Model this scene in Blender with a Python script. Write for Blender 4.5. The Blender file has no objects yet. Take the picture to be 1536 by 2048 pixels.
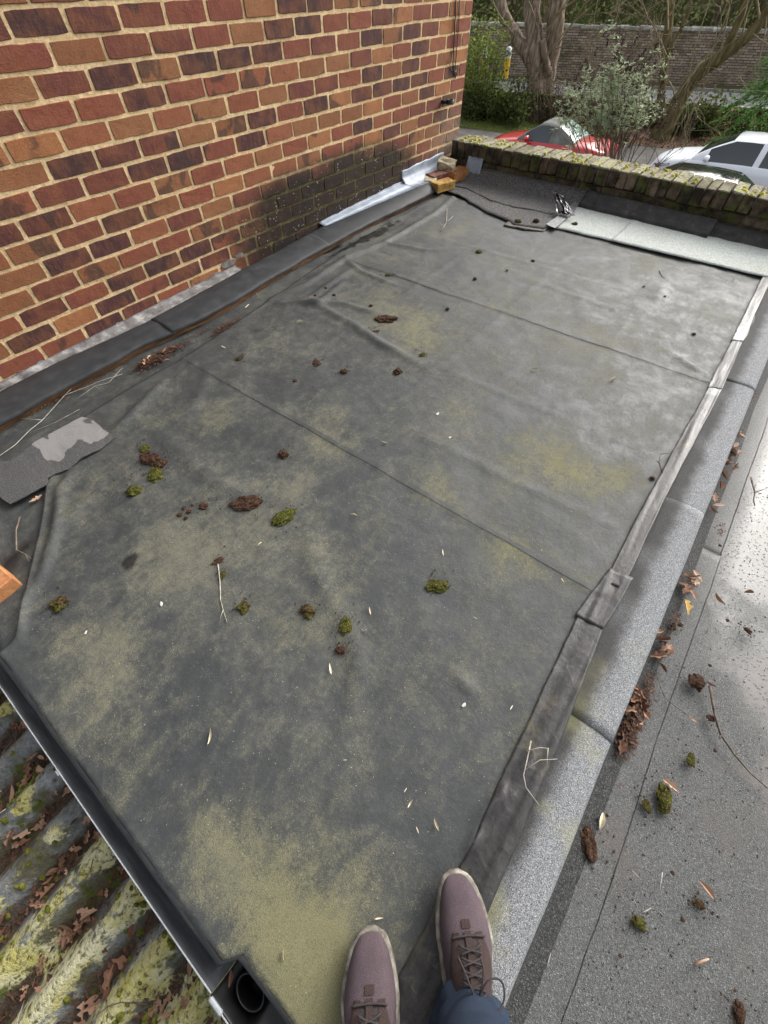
import bpy, bmesh, math, random
from math import sin, cos, pi, radians, exp, sqrt
from mathutils import Vector, Matrix, noise as mnoise

# ---------------------------------------------------------------- camera, sky, sun, exposure
scene = bpy.context.scene
F_PX, PITCH, YAW, ROLL, CAM_H = 833.2, radians(53.1), radians(-38.06), radians(-0.2), 1.30
_f = Vector((sin(YAW)*cos(PITCH), cos(YAW)*cos(PITCH), -sin(PITCH)))
_r = Vector((cos(YAW), -sin(YAW), 0.0)); _u = _r.cross(_f)
_r = (_r*cos(ROLL) + _u*sin(ROLL)).normalized(); _u = _r.cross(_f)
cam_data = bpy.data.cameras.new('camera')
cam = bpy.data.objects.new('camera', cam_data)
scene.collection.objects.link(cam)
cam.matrix_world = Matrix(((_r.x, _u.x, -_f.x, 0), (_r.y, _u.y, -_f.y, 0), (_r.z, _u.z, -_f.z, CAM_H), (0, 0, 0, 1)))
cam_data.sensor_fit = 'VERTICAL'; cam_data.sensor_height = 36.0
cam_data.lens = F_PX*36.0/2048.0
cam_data.clip_start = 0.02; cam_data.clip_end = 600
scene.camera = cam

SUN_EL, SUN_AZ = radians(34), radians(12)          # azimuth measured from +Y towards +X
world = bpy.data.worlds.new('World'); scene.world = world; world.use_nodes = True
wn = world.node_tree; wn.nodes.clear()
sky = wn.nodes.new('ShaderNodeTexSky'); sky.sky_type = 'NISHITA'; sky.sun_disc = False
sky.sun_elevation = SUN_EL; sky.sun_rotation = SUN_AZ
sky.air_density = 1.0; sky.dust_density = 6.0; sky.ozone_density = 1.0
hs = wn.nodes.new('ShaderNodeHueSaturation'); hs.inputs['Saturation'].default_value = 0.28; hs.inputs['Value'].default_value = 1.0
bg = wn.nodes.new('ShaderNodeBackground'); bg.inputs['Strength'].default_value = 0.15
wo = wn.nodes.new('ShaderNodeOutputWorld')
wn.links.new(sky.outputs[0], hs.inputs['Color']); wn.links.new(hs.outputs[0], bg.inputs['Color']); wn.links.new(bg.outputs[0], wo.inputs['Surface'])
sun_data = bpy.data.lights.new('sun', 'SUN'); sun_data.energy = 0.7; sun_data.angle = radians(50); sun_data.color = (1.0, 0.96, 0.9)
sun = bpy.data.objects.new('sun', sun_data); scene.collection.objects.link(sun)
_sd = Vector((sin(SUN_AZ)*cos(SUN_EL), cos(SUN_AZ)*cos(SUN_EL), sin(SUN_EL)))
sun.rotation_euler = (-_sd).to_track_quat('-Z', 'Y').to_euler(); sun.location = (5, 5, 20)
vs = scene.view_settings; vs.view_transform = 'Standard'; vs.look = 'None'; vs.exposure = 1.25; vs.gamma = 1.0; vs.use_curve_mapping = False

cy = scene.cycles; cy.max_bounces = 5; cy.diffuse_bounces = 3; cy.glossy_bounces = 2; cy.transmission_bounces = 2; cy.transparent_max_bounces = 4; cy.caustics_reflective = False; cy.caustics_refractive = False; cy.sample_clamp_indirect = 6.0

# ---------------------------------------------------------------- helpers
SLOPE = 0.018            # fall of the flat roof towards the gutter
GROUND = -3.2            # driveway level below the roof
WALL_X = -2.557          # face of the house wall
def ray(px, py): return _r*((px-768)/F_PX) - _u*((py-1024)/F_PX) + _f
def at(px, py, dz=0.0):
    d = ray(px, py); t = (dz-CAM_H)/(d.z-SLOPE*d.y); return Vector((d.x*t, d.y*t, CAM_H+d.z*t))
def az(px, py, z):
    d = ray(px, py); t = (z-CAM_H)/d.z; return Vector((d.x*t, d.y*t, z))
def atY(px, py, Y):
    d = ray(px, py); t = Y/d.y; return Vector((d.x*t, Y, CAM_H+d.z*t))
def atX(px, py, X):
    d = ray(px, py); t = X/d.x; return Vector((X, d.y*t, CAM_H+d.z*t))
def lerp(a, b, t): return a+(b-a)*t
def clamp(v, a=0.0, b=1.0): return max(a, min(b, v))
def sstep(a, b, v):
    t = clamp((v-a)/(b-a)) if b != a else float(v > a); return t*t*(3-2*t)
def interp(pts, y):
    if y <= pts[0][0]: return pts[0][1]
    for (a, va), (b, vb) in zip(pts, pts[1:]):
        if y <= b: return va+(vb-va)*(y-a)/(b-a)
    return pts[-1][1]
def seg_dist(px, py, ax, ay, bx, by):
    dx, dy = bx-ax, by-ay; L = dx*dx+dy*dy
    t = clamp(((px-ax)*dx+(py-ay)*dy)/L) if L else 0
    return math.hypot(px-ax-dx*t, py-ay-dy*t), t
def nz(x, y, z=0.0): return mnoise.noise(Vector((x, y, z)))
def fbm(x, y, z=0.0, o=4): return mnoise.fractal(Vector((x, y, z)), 1.0, 2.0, o)
COL = scene.collection
def link(o, parent=None):
    COL.objects.link(o)
    if parent is not None: o.parent = parent
    return o
def tag(o, label=None, cat=None, group=None, kind=None):
    if label: o['label'] = label
    if cat: o['category'] = cat
    if group: o['group'] = group
    if kind: o['kind'] = kind
    return o
def empty(name, loc=(0, 0, 0), rz=0.0, label=None, cat=None, group=None, parent=None):
    o = bpy.data.objects.new(name, None); o.location = loc; o.rotation_euler = (0, 0, rz); o.empty_display_size = 0.1
    link(o, parent); return tag(o, label, cat, group)
def obj(name, me, mat=None, parent=None, loc=None, rot=None):
    o = bpy.data.objects.new(name, me); link(o, parent)
    if mat is not None and not me.materials:
        for m in (mat if isinstance(mat, (list, tuple)) else [mat]): me.materials.append(m)
    if loc is not None: o.location = loc
    if rot is not None: o.rotation_euler = rot
    return o
class MB:
    """collects shapes into one mesh"""
    def __init__(s): s.v = []; s.f = []; s.m = []; s.mi = 0
    def add(s, vs, fs):
        b = len(s.v); s.v += [tuple(v) for v in vs]
        for f in fs: s.f.append(tuple(i+b for i in f)); s.m.append(s.mi)
    def box(s, c, size, rot=None, jit=0.0, rng=None, taper=0.0):
        sx, sy, sz = size[0]/2, size[1]/2, size[2]/2
        vs = []
        for x, y, z in ((-1,-1,-1),(1,-1,-1),(1,1,-1),(-1,1,-1),(-1,-1,1),(1,-1,1),(1,1,1),(-1,1,1)):
            k = 1-taper if z > 0 else 1
            p = Vector((x*sx*k, y*sy*k, z*sz))
            if jit: p += Vector((rng.uniform(-jit, jit), rng.uniform(-jit, jit), rng.uniform(-jit, jit)))
            if rot is not None: p = rot @ p
            vs.append(Vector(c)+p)
        s.add(vs, [(0,3,2,1),(4,5,6,7),(0,1,5,4),(1,2,6,5),(2,3,7,6),(3,0,4,7)])
    def tube(s, pts, rad, n=6, cap=True):
        pts = [Vector(p) for p in pts]; k = len(pts)
        if not isinstance(rad, (list, tuple)): rad = [rad]*k
        b = len(s.v); ref = None
        for i, p in enumerate(pts):
            d = (pts[min(i+1, k-1)]-pts[max(i-1, 0)]).normalized()
            if ref is None:
                ref = d.orthogonal().normalized()
            ref = (ref-d*ref.dot(d))
            ref = ref.normalized() if ref.length > 1e-6 else d.orthogonal().normalized()
            q = d.cross(ref)
            for j in range(n):
                a = 2*pi*j/n; s.v.append(tuple(p+(ref*cos(a)+q*sin(a))*rad[i]))
        for i in range(k-1):
            for j in range(n):
                s.f.append((b+i*n+j, b+i*n+(j+1) % n, b+(i+1)*n+(j+1) % n, b+(i+1)*n+j)); s.m.append(s.mi)
        if cap:
            s.f.append(tuple(b+j for j in range(n))[::-1]); s.m.append(s.mi)
            s.f.append(tuple(b+(k-1)*n+j for j in range(n))); s.m.append(s.mi)
    def grid(s, rows):
        b = len(s.v); nr = len(rows); nc = len(rows[0])
        for r in rows: s.v += [tuple(p) for p in r]
        for i in range(nr-1):
            for j in range(nc-1):
                s.f.append((b+i*nc+j, b+i*nc+j+1, b+(i+1)*nc+j+1, b+(i+1)*nc+j)); s.m.append(s.mi)
    def slab(s, outline, th, top=None):
        """closed plate: outline is the list of top points (counter-clockwise from above), th the thickness"""
        n = len(outline); b = len(s.v)
        s.v += [tuple(p) for p in outline]; s.v += [(p[0], p[1], p[2]-th) for p in outline]
        s.f.append(tuple(range(b, b+n))); s.m.append(s.mi)
        s.f.append(tuple(range(b+2*n-1, b+n-1, -1))); s.m.append(s.mi)
        for i in range(n):
            j = (i+1) % n; s.f.append((b+i, b+n+i, b+n+j, b+j)); s.m.append(s.mi)
    def mesh(s, name, smooth=False):
        me = bpy.data.meshes.new(name); me.from_pydata(s.v, [], s.f)
        if any(s.m): me.polygons.foreach_set('material_index', s.m)
        if smooth: me.polygons.foreach_set('use_smooth', [True]*len(me.polygons))
        me.update(); return me
    def build(s, name, mat, parent=None, smooth=False, loc=None, rot=None):
        return obj(name, s.mesh(name, smooth), mat, parent, loc, rot)
def solid_grid(rows, th, name, mat, parent=None, smooth=True, down=None):
    """a sheet with thickness: grid of top points, edges closed by a skirt of depth th"""
    mb = MB(); mb.grid(rows); nr, nc = len(rows), len(rows[0])
    dn = Vector((0, 0, -th)) if down is None else Vector(down)
    per = [(0, j) for j in range(nc)] + [(i, nc-1) for i in range(1, nr)] + [(nr-1, j) for j in range(nc-2, -1, -1)] + [(i, 0) for i in range(nr-2, 0, -1)]
    b = len(mb.v); n = len(per)
    for i, j in per: mb.v.append(tuple(Vector(rows[i][j])+dn))
    for k in range(n):
        k2 = (k+1) % n; a = per[k][0]*nc+per[k][1]; c = per[k2][0]*nc+per[k2][1]
        mb.f.append((c, a, b+k, b+k2)); mb.m.append(0)
    me = mb.mesh(name, smooth)
    return obj(name, me, mat, parent)
def bevel_mesh(me, w, seg=1):
    bm = bmesh.new(); bm.from_mesh(me)
    bmesh.ops.bevel(bm, geom=list(bm.edges), offset=w, segments=seg, affect='EDGES', profile=0.6)
    bm.to_mesh(me); bm.free(); me.update(); return me

# ---------------------------------------------------------------- material helper
class Mat:
    def __init__(s, name, rough=0.8, spec=0.3, color=(.5, .5, .5)):
        s.m = bpy.data.materials.new(name); s.m.use_nodes = True; s.t = s.m.node_tree
        s.p = s.t.nodes['Principled BSDF']; s.set('Roughness', rough); s.set('Specular IOR Level', spec); s.set('Base Color', color)
        s.m.diffuse_color = (*color[:3], 1) if not hasattr(color, 'node') else (.5, .5, .5, 1)
    def put(s, sock, v):
        if hasattr(v, 'links') or isinstance(v, bpy.types.NodeSocket): s.t.links.new(v, sock)
        elif isinstance(v, (tuple, list)) and len(v) == 3 and sock.type == 'RGBA': sock.default_value = (*v, 1)
        else: sock.default_value = v
    def set(s, k, v): s.put(s.p.inputs[k], v); return s
    def node(s, t, props=None, **inp):
        n = s.t.nodes.new(t)
        for k, v in (props or {}).items(): setattr(n, k, v)
        for k, v in inp.items(): s.put(n.inputs[k.replace('_', ' ')], v)
        return n
    def geo(s): return s.node('ShaderNodeNewGeometry')
    def pos(s): return s.geo().outputs['Position']
    def objc(s): return s.node('ShaderNodeTexCoord').outputs['Object']
    def mapping(s, vec, scale=(1, 1, 1), loc=(0, 0, 0), rot=(0, 0, 0)):
        n = s.node('ShaderNodeMapping'); s.put(n.inputs['Vector'], vec); n.inputs['Scale'].default_value = scale; n.inputs['Location'].default_value = loc; n.inputs['Rotation'].default_value = rot; return n.outputs[0]
    def noise(s, vec, scale, detail=4, rough=0.55, dist=0.0, out='Fac'):
        return s.node('ShaderNodeTexNoise', None, Vector=vec, Scale=scale, Detail=detail, Roughness=rough, Distortion=dist).outputs[out]
    def voro(s, vec, scale, out='Distance', feature='F1', rand=1.0):
        return s.node('ShaderNodeTexVoronoi', {'feature': feature}, Vector=vec, Scale=scale, Randomness=rand).outputs[out]
    def ramp(s, fac, stops, interp='LINEAR'):
        n = s.node('ShaderNodeValToRGB'); n.color_ramp.interpolation = interp; s.put(n.inputs[0], fac); e = n.color_ramp.elements
        while len(e) > 1: e.remove(e[-1])
        for i, (p, c) in enumerate(stops):
            c = (c, c, c) if not isinstance(c, (tuple, list)) else c
            el = e[0] if i == 0 else e.new(p)
            el.position = p; el.color = (*c[:3], 1)
        return n.outputs[0]
    def mix(s, fac, a, b, mode='MIX'):
        n = s.t.nodes.new('ShaderNodeMix'); n.data_type = 'RGBA'; n.blend_type = mode
        s.put(n.inputs[0], fac); s.put(n.inputs[6], a if not isinstance(a, (tuple, list)) else tuple(a)); s.put(n.inputs[7], b); return n.outputs[2]
    def math(s, op, a, b=0.0, clamp=False):
        n = s.t.nodes.new('ShaderNodeMath'); n.operation = op; n.use_clamp = clamp; s.put(n.inputs[0], a); s.put(n.inputs[1], b); return n.outputs[0]
    def mapr(s, v, a, b, c=0.0, d=1.0, smooth=False):
        n = s.node('ShaderNodeMapRange', {'interpolation_type': 'SMOOTHSTEP' if smooth else 'LINEAR', 'clamp': True})
        for k, x in zip(('Value', 'From Min', 'From Max', 'To Min', 'To Max'), (v, a, b, c, d)): s.put(n.inputs[k], x)
        return n.outputs[0]
    def sep(s, vec): return s.node('ShaderNodeSeparateXYZ', None, Vector=vec).outputs
    def attr(s, name, out='Fac'): return s.node('ShaderNodeAttribute', {'attribute_name': name}).outputs[out]
    def info(s, out): return s.node('ShaderNodeObjectInfo').outputs[out]
    def bump(s, height, strength=0.5, dist=0.01, normal=None):
        n = s.node('ShaderNodeBump', None, Height=height, Strength=strength, Distance=dist)
        if normal is not None: s.put(n.inputs['Normal'], normal)
        s.set('Normal', n.outputs[0]); return n.outputs[0]

# ---------------------------------------------------------------- materials
def make_brick():
    M = Mat('house_brick', 0.85, 0.25); oc = M.objc(); pos = M.pos()
    isl = M.geo().outputs['Random Per Island']
    rnd = M.math('FRACT', M.math('ADD', M.info('Random'), isl))
    off = M.node('ShaderNodeVectorMath', {'operation': 'ADD'}); M.put(off.inputs[0], pos)
    cmb = M.node('ShaderNodeCombineXYZ', None, X=M.math('MULTIPLY', rnd, 37.0), Y=M.math('MULTIPLY', rnd, 91.0), Z=0.0).outputs[0]; M.put(off.inputs[1], cmb); pv = off.outputs[0]
    base = M.ramp(rnd, [(0.0, (0.231, 0.065, 0.043)), (.11, (0.077, 0.030, 0.030)), (.24, (0.269, 0.077, 0.045)), (.34, (0.110, 0.036, 0.032)), (.45, (0.275, 0.115, 0.050)), (.55, (0.163, 0.048, 0.037)), (.65, (0.319, 0.112, 0.055)), (.74, (0.413, 0.175, 0.070)), (.83, (0.066, 0.030, 0.029)), (.90, (0.325, 0.144, 0.062)), (1.0, (0.213, 0.062, 0.043))], 'CONSTANT')
    blot = M.noise(pv, 9, 3, .6)
    base = M.mix(M.mapr(blot, .42, .62), base, M.mix(.5, base, (.28, .10, .042)))
    burnt = M.noise(pv, 7.5, 2, .5, .6)
    thr = M.mapr(M.math('FRACT', M.math('MULTIPLY', rnd, 7.31)), .25, 1.0, .80, .53)
    bm_ = M.mapr(M.math('SUBTRACT', M.math('ADD', burnt, M.math('MULTIPLY', M.math('SUBTRACT', M.noise(pos, 70, 3), .5), .05)), thr), -.03, .04, 0, 1, True)
    base = M.mix(M.math('MULTIPLY', bm_, .70), base, (.040, .030, .028))
    grain = M.noise(pos, 160, 4, .65)
    streak = M.noise(M.mapping(pos, (60, 95, 22)), 1, 3, .6)
    base = M.mix(M.mapr(streak, .45, .80, 0, .30), base, (.36, .18, .11))
    wear = M.noise(pv, 26, 5, .7)
    base = M.mix(M.mapr(wear, .50, .70, 0, .55), base, M.mix(.45, base, (.02, .012, .012)))
    base = M.mix(M.mapr(grain, .36, .70, 0, .65), M.mix(.35, base, (.02, .012, .01)), base)
    pits = M.mapr(M.voro(pos, 85), .0, .17, 1, 0)
    pits = M.math('MULTIPLY', pits, M.mapr(M.noise(pos, 30, 2), .5, .6))
    base = M.mix(pits, base, (.02, .012, .01))
    # damp algae stain low on the wall and grey weathering near the far corner
    X, Y, Z = M.sep(pos)
    nn = M.noise(pos, 5, 5, .6)
    e = M.math('ADD', M.math('POWER', M.math('ABSOLUTE', M.math('DIVIDE', M.math('SUBTRACT', Y, 2.72), .92)), 2.6), M.math('POWER', M.math('ABSOLUTE', M.math('DIVIDE', M.math('SUBTRACT', Z, .20), .265)), 2.6))
    e = M.math('ADD', e, M.math('MULTIPLY', M.math('SUBTRACT', nn, .5), 1.5))
    st = M.mapr(e, 1.75, .45, 0, .93, True)
    base = M.mix(st, base, M.ramp(M.noise(pos, 22, 4), [(.3, (.010, .008, .007)), (.62, (.020, .016, .012)), (.8, (.060, .058, .026))]))
    gw = M.math('MULTIPLY', M.mapr(Y, 3.75, 4.3, 0, 1, True), M.mapr(Z, .62, .28, 0, .75, True))
    base = M.mix(gw, base, M.ramp(M.noise(pos, 40, 3), [(.3, (.13, .085, .06)), (.7, (.30, .24, .18))]))
    lich = M.math('MULTIPLY', M.mapr(M.voro(pos, 55), .19, .11, 0, 1), M.math('MULTIPLY', M.mapr(M.noise(pos, 9, 2), .50, .58), M.mapr(e, 1.35, .9, 0.0, 1)))
    base = M.mix(lich, base, (.62, .60, .52))
    M.set('Base Color', base)
    h = M.math('ADD', M.math('MULTIPLY', grain, .55), M.math('ADD', M.math('MULTIPLY', pits, -.8), M.math('MULTIPLY', M.noise(pos, 45, 4), .30)))
    M.bump(h, 1.0, .006); return M.m
def make_mortar():
    M = Mat('mortar', .95, .1); pos = M.pos(); X, Y, Z = M.sep(pos)
    c = M.ramp(M.noise(pos, 60, 6, .7), [(.25, (.38, .26, .125)), (.5, (.63, .465, .26)), (.75, (.78, .63, .40))])
    c = M.mix(M.mapr(M.noise(pos, 7, 3), .55, .75, 0, .5), c, (.40, .28, .13))
    nn = M.noise(pos, 5, 5, .6)
    e = M.math('ADD', M.math('POWER', M.math('ABSOLUTE', M.math('DIVIDE', M.math('SUBTRACT', Y, 2.72), .92)), 2.6), M.math('POWER', M.math('ABSOLUTE', M.math('DIVIDE', M.math('SUBTRACT', Z, .20), .265)), 2.6))
    e = M.math('ADD', e, M.math('MULTIPLY', M.math('SUBTRACT', nn, .5), 1.5))
    c = M.mix(M.mapr(e, 1.8, .5, 0, .95, True), c, M.ramp(M.noise(pos, 18, 4), [(.35, (.022, .019, .012)), (.55, (.050, .052, .018)), (.75, (.12, .10, .055))]))
    M.set('Base Color', c); M.bump(M.math('ADD', M.noise(pos, 90, 6, .7), M.math('MULTIPLY', M.noise(pos, 25, 3), 1.2)), 1.0, .006); return M.m
def speck(M, pos, scale, stops, s2=None):
    w = M.voro(pos, scale, 'Color'); s = M.sep(w)[0]
    return M.ramp(s, stops, 'CONSTANT')
def make_membrane(name, dark=False):
    M = Mat(name, .62, .3); pos = M.pos()
    al = M.attr('algae'); X, Y, Z = M.sep(pos)
    n1 = M.noise(pos, 2.6, 6, .62, .6); n2 = M.noise(pos, 9, 5, .65); n3 = M.noise(pos, 60, 4, .7); n4 = M.noise(pos, 420, 3, .7)
    strk = M.noise(M.mapping(pos, (30, 7, 10), rot=(0, 0, .75)), 1, 4, .7, .5)
    n5 = M.noise(pos, 24, 5, .7, .3)
    base = M.ramp(M.math('ADD', M.math('MULTIPLY', n1, .5), M.math('MULTIPLY', n5, .5)), [(.30, (.018, .021, .024)), (.46, (.028, .032, .034)), (.58, (.041, .045, .045)), (.72, (.070, .071, .066))])
    a = M.math('ADD', M.math('ADD', M.math('MULTIPLY', al, .50), .19), M.math('MULTIPLY', M.math('SUBTRACT', n1, .5), 1.2))
    a = M.math('ADD', a, M.math('MULTIPLY', M.math('SUBTRACT', n2, .5), 1.15))
    a = M.math('ADD', a, M.math('MULTIPLY', M.math('SUBTRACT', n5, .5), 1.0))
    a = M.math('ADD', a, M.math('MULTIPLY', M.math('SUBTRACT', strk, .5), .9))
    a = M.math('ADD', a, M.math('MULTIPLY', M.math('SUBTRACT', n3, .5), .9))
    a = M.mapr(a, .05, 1.15, 0, 1)
    ac = M.mix(M.attr('green'), (.128, .121, .088), (.178, .165, .062))
    ac = M.mix(M.mapr(n4, .35, .7), M.mix(.5, ac, (.05, .05, .035)), M.mix(.30, ac, (.36, .345, .22)))
    gr_ = M.math('ADD', a, M.math('ADD', M.math('MULTIPLY', M.math('SUBTRACT', n4, .5), 1.7), M.math('MULTIPLY', M.math('SUBTRACT', M.noise(pos, 150, 3, .7), .5), 1.1)))
    af = M.math('ADD', M.math('MULTIPLY', M.mapr(gr_, .30, .85), .54), M.math('MULTIPLY', a, .34))
    tide = M.math('MULTIPLY', M.mapr(M.math('ABSOLUTE', M.math('SUBTRACT', a, .34)), .035, .0, 0, 1), M.mapr(n2, .45, .62))
    af = M.math('ADD', af, M.math('MULTIPLY', tide, .16), True)
    base = M.mix(af, base, ac)
    # bare scuffed streaks and pale specks
    base = M.mix(M.math('MULTIPLY', M.mapr(strk, .62, .72), .25), base, (.022, .024, .026))
    sp = M.math('MULTIPLY', M.mapr(M.voro(pos, 62), .075, .045, 0, 1), M.mapr(M.noise(pos, 11, 2), .40, .55))
    base = M.mix(M.math('MULTIPLY', sp, .9), base, (.46, .44, .34))
    sp2 = M.math('MULTIPLY', M.mapr(M.voro(M.mapping(pos, loc=(3, 7, 1)), 26), .05, .035, 0, 1), M.mapr(M.noise(pos, 5, 2), .45, .6))
    base = M.mix(M.math('MULTIPLY', sp2, .8), base, M.mix(M.noise(pos, 15, 0), (.6, .58, .5), (.03, .03, .02)))
    base = M.mix(M.mapr(n4, .35, .75, 0, .30), base, (.10, .10, .092))
    sp3 = M.mapr(M.voro(M.mapping(pos, loc=(1, 2, 5)), 150), .13, .08, 0, .55)
    base = M.mix(M.math('MULTIPLY', sp3, M.mapr(M.noise(pos, 17, 2), .45, .6)), base, (.36, .35, .29))
    scr = M.mapr(M.noise(M.mapping(pos, (260, 16, 10), rot=(0, 0, -.5)), 1, 2, .6), .66, .72, 0, .35)
    base = M.mix(M.math('MULTIPLY', scr, M.mapr(n2, .45, .6)), base, (.025, .027, .03))
    wet = M.math('MULTIPLY', M.attr('wet'), .8)
    rn = M.noise(M.mapping(pos, (1.0, 1.25, 1), rot=(0, 0, .4)), 2.0, 2, .45, .6); rdg = M.math('POWER', M.math('SUBTRACT', 1.0, M.math('ABSOLUTE', M.math('MULTIPLY', M.math('SUBTRACT', rn, .5), 3.0))), 9.0)
    rn2 = M.noise(M.mapping(pos, (1.6, .8, 1), rot=(0, 0, -.7)), 3.4, 2, .45, .5); rdg2 = M.math('POWER', M.math('SUBTRACT', 1.0, M.math('ABSOLUTE', M.math('MULTIPLY', M.math('SUBTRACT', rn2, .5), 3.0))), 12.0)
    rdg = M.math('MULTIPLY', M.math('ADD', rdg, M.math('MULTIPLY', rdg2, .7)), M.mapr(M.noise(pos, 1.4, 2), .42, .6))
    base = M.mix(wet, base, (.010, .010, .010))
    M.set('Base Color', base)
    M.set('Roughness', M.mix(wet, M.mix(a, M.mapr(n2, .3, .7, .50, .66), (.9, .9, .9)), (.12, .12, .12)))
    M.bump(M.math('ADD', M.math('MULTIPLY', n3, .6), M.math('ADD', M.math('MULTIPLY', n4, M.mapr(a, 0, 1, .25, .8)), M.math('ADD', M.math('MULTIPLY', n2, .9), M.math('MULTIPLY', rdg, .30)))), .5, .004); return M.m
def make_rubber():
    M = Mat('black_rubber', .5, .22); pos = M.pos()
    n = M.noise(pos, 14, 5, .65); g = M.noise(pos, 260, 3, .7)
    c = M.ramp(n, [(.3, (.020, .022, .024)), (.6, (.035, .037, .039)), (.8, (.06, .06, .058))])
    sm = M.mapr(M.noise(M.mapping(pos, (9, 3, 9)), 1, 4), .62, .75, 0, .6)
    c = M.mix(sm, c, (.013, .014, .015)); M.set('Base Color', c)
    M.set('Roughness', M.mapr(n, .3, .7, .52, .72)); M.bump(M.math('ADD', n, M.math('MULTIPLY', g, .15)), .25, .006); return M.m
def make_tape():
    M = Mat('aged_flashing_tape', .55, .45); pos = M.pos(); X, Y, Z = M.sep(pos)
    st = M.math('ADD', M.math('MULTIPLY', M.noise(M.mapping(pos, (45, 14, 20), rot=(0, 0, .05)), 1, 6, .75, 2.0), .35), M.math('MULTIPLY', M.noise(pos, 22, 7, .72, .8), .65)); n = M.noise(pos, 8, 5, .6)
    c = M.ramp(st, [(.36, (.010, .010, .010)), (.48, (.019, .018, .018)), (.57, (.034, .031, .031)), (.66, (.11, .107, .103))])
    silver = M.math('MULTIPLY', M.mapr(Y, 2.2, 2.27, 0, 1), M.mapr(Y, 3.1, 2.75, 0, 1))
    c = M.mix(M.math('MULTIPLY', silver, M.mapr(st, .36, .58)), c, (.50, .52, .53))
    c = M.mix(M.mapr(n, .58, .72, 0, .6), c, (.12, .11, .06)); M.set('Base Color', c)
    M.set('Roughness', M.mapr(st, .3, .8, .35, .6)); M.bump(M.math('ADD', st, n), .5, .006); return M.m
def make_granule(name, stops, rough=.85, blotch=None, scale=330, wetfn=None, spec=.3, bumpd=.004):
    M = Mat(name, rough, spec); pos = M.pos()
    c = speck(M, pos, scale, stops)
    c = M.mix(M.mapr(M.noise(pos, scale*.42, 2, .6), .35, .65, 0, .5), c, M.mix(.5, c, stops[-1][1]))
    big = M.noise(pos, 4.5, 5, .62)
    if blotch: c = M.mix(M.mapr(big, blotch[0], blotch[1], 0, blotch[3]), c, blotch[2])
    M.film = None
    if wetfn: c = wetfn(M, pos, c, big)
    M.set('Base Color', c)
    hgt = M.math('ADD', M.voro(pos, scale), M.math('MULTIPLY', M.noise(pos, 40, 4), .4))
    if M.film is not None: hgt = M.math('MULTIPLY', hgt, M.math('SUBTRACT', 1.0, M.math('MULTIPLY', M.film, .93)))
    M.bump(hgt, .6, bumpd); return M.m
def simple(name, stops, scale, rough=.8, spec=.3, bump=.4, bd=.004, mapscale=None, detail=5, metal=0.0, obj_space=False):
    M = Mat(name, rough, spec); pos = M.objc() if obj_space else M.pos()
    v = M.mapping(pos, mapscale) if mapscale else pos
    n = M.noise(v, scale, detail, .62)
    M.set('Base Color', M.ramp(n, stops)); M.set('Metallic', metal)
    if bump: M.bump(n, bump, bd)
    return M.m
def kerb_wet(M, pos, c, big):
    X, Y, Z = M.sep(pos)
    n = M.noise(pos, 12, 5, .65)
    d = M.math('ADD', X, M.math('MULTIPLY', M.math('SUBTRACT', n, .5), .055))
    damp = M.mapr(d, .318, .268, 0, 1, True)                         # soot and damp held against the rubber tape
    damp = M.math('MULTIPLY', damp, M.mapr(M.noise(pos, 2.1, 2), .30, .45, .35, 1))
    c = M.mix(M.math('MULTIPLY', damp, .88), c, (.030, .028, .026))
    al = M.math('MULTIPLY', M.mapr(M.noise(pos, 6, 4), .52, .72), M.mapr(Y, .9, .35, 0, .65))
    c = M.mix(al, c, M.mix(.35, (.34, .33, .12), c))
    return c
def low_wet(M, pos, c, big):
    X, Y, Z = M.sep(pos)
    w = M.math('ADD', M.mapr(M.math('ADD', Y, M.math('MULTIPLY', X, .8)), .9, 2.2), M.math('MULTIPLY', M.math('SUBTRACT', big, .5), 1.1))
    w = M.mapr(w, .25, .75, 0, 1, True)                              # film of water standing further out
    seamside = M.mapr(X, .60, .70, 0, 1)
    w = M.math('MULTIPLY', w, M.mapr(X, .44, .56, .15, 1))
    bl = M.voro(pos, 75); bl = M.mapr(bl, .30, .12, 0, 1)
    w2 = M.math('MULTIPLY', w, M.math('SUBTRACT', 1.0, M.math('MULTIPLY', bl, .75)))
    M.film = w2; M.set('Roughness', M.mapr(w2, 0, 1, .72, .42))
    c = M.mix(M.math('MULTIPLY', w, .35), c, M.mix(.6, c, (.10, .095, .085)))
    c = M.mix(M.mapr(big, .55, .72, 0, .5), c, (.115, .095, .085))
    return c
BRICK = make_brick(); MORTAR = make_mortar()
MEMBRANE = make_membrane('rubber_membrane'); RUBBER = make_rubber(); TAPE = make_tape()
KERB_FELT = make_granule('silver_mineral_felt', [(0, (.04, .04, .041)), (.2, (.095, .098, .102)), (.45, (.16, .166, .172)), (.7, (.27, .281, .292)), (.9, (.43, .447, .464))], .8, None, 800, kerb_wet)
LOW_FELT = make_granule('grey_mineral_felt', [(0, (.022, .022, .022)), (.25, (.042, .044, .043)), (.5, (.064, .066, .064)), (.78, (.098, .101, .098)), (.94, (.17, .175, .17))], .75, (.55, .75, (.045, .044, .040), .6), 560, low_wet, .5, .003)
DARK_FELT = make_granule('charcoal_mineral_felt', [(0, (.025, .024, .024)), (.35, (.055, .053, .052)), (.65, (.095, .092, .09)), (.9, (.22, .215, .21))], .9, (.52, .7, (.085, .07, .055), .6), 300)
SHADED_FELT = make_granule('shaded_wet_felt', [(0, (.010, .010, .010)), (.35, (.022, .022, .022)), (.7, (.045, .046, .045)), (.93, (.11, .112, .11))], .8, None, 480)  # wet felt, its colour darkened further to hold the shade beside the kerb
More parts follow.
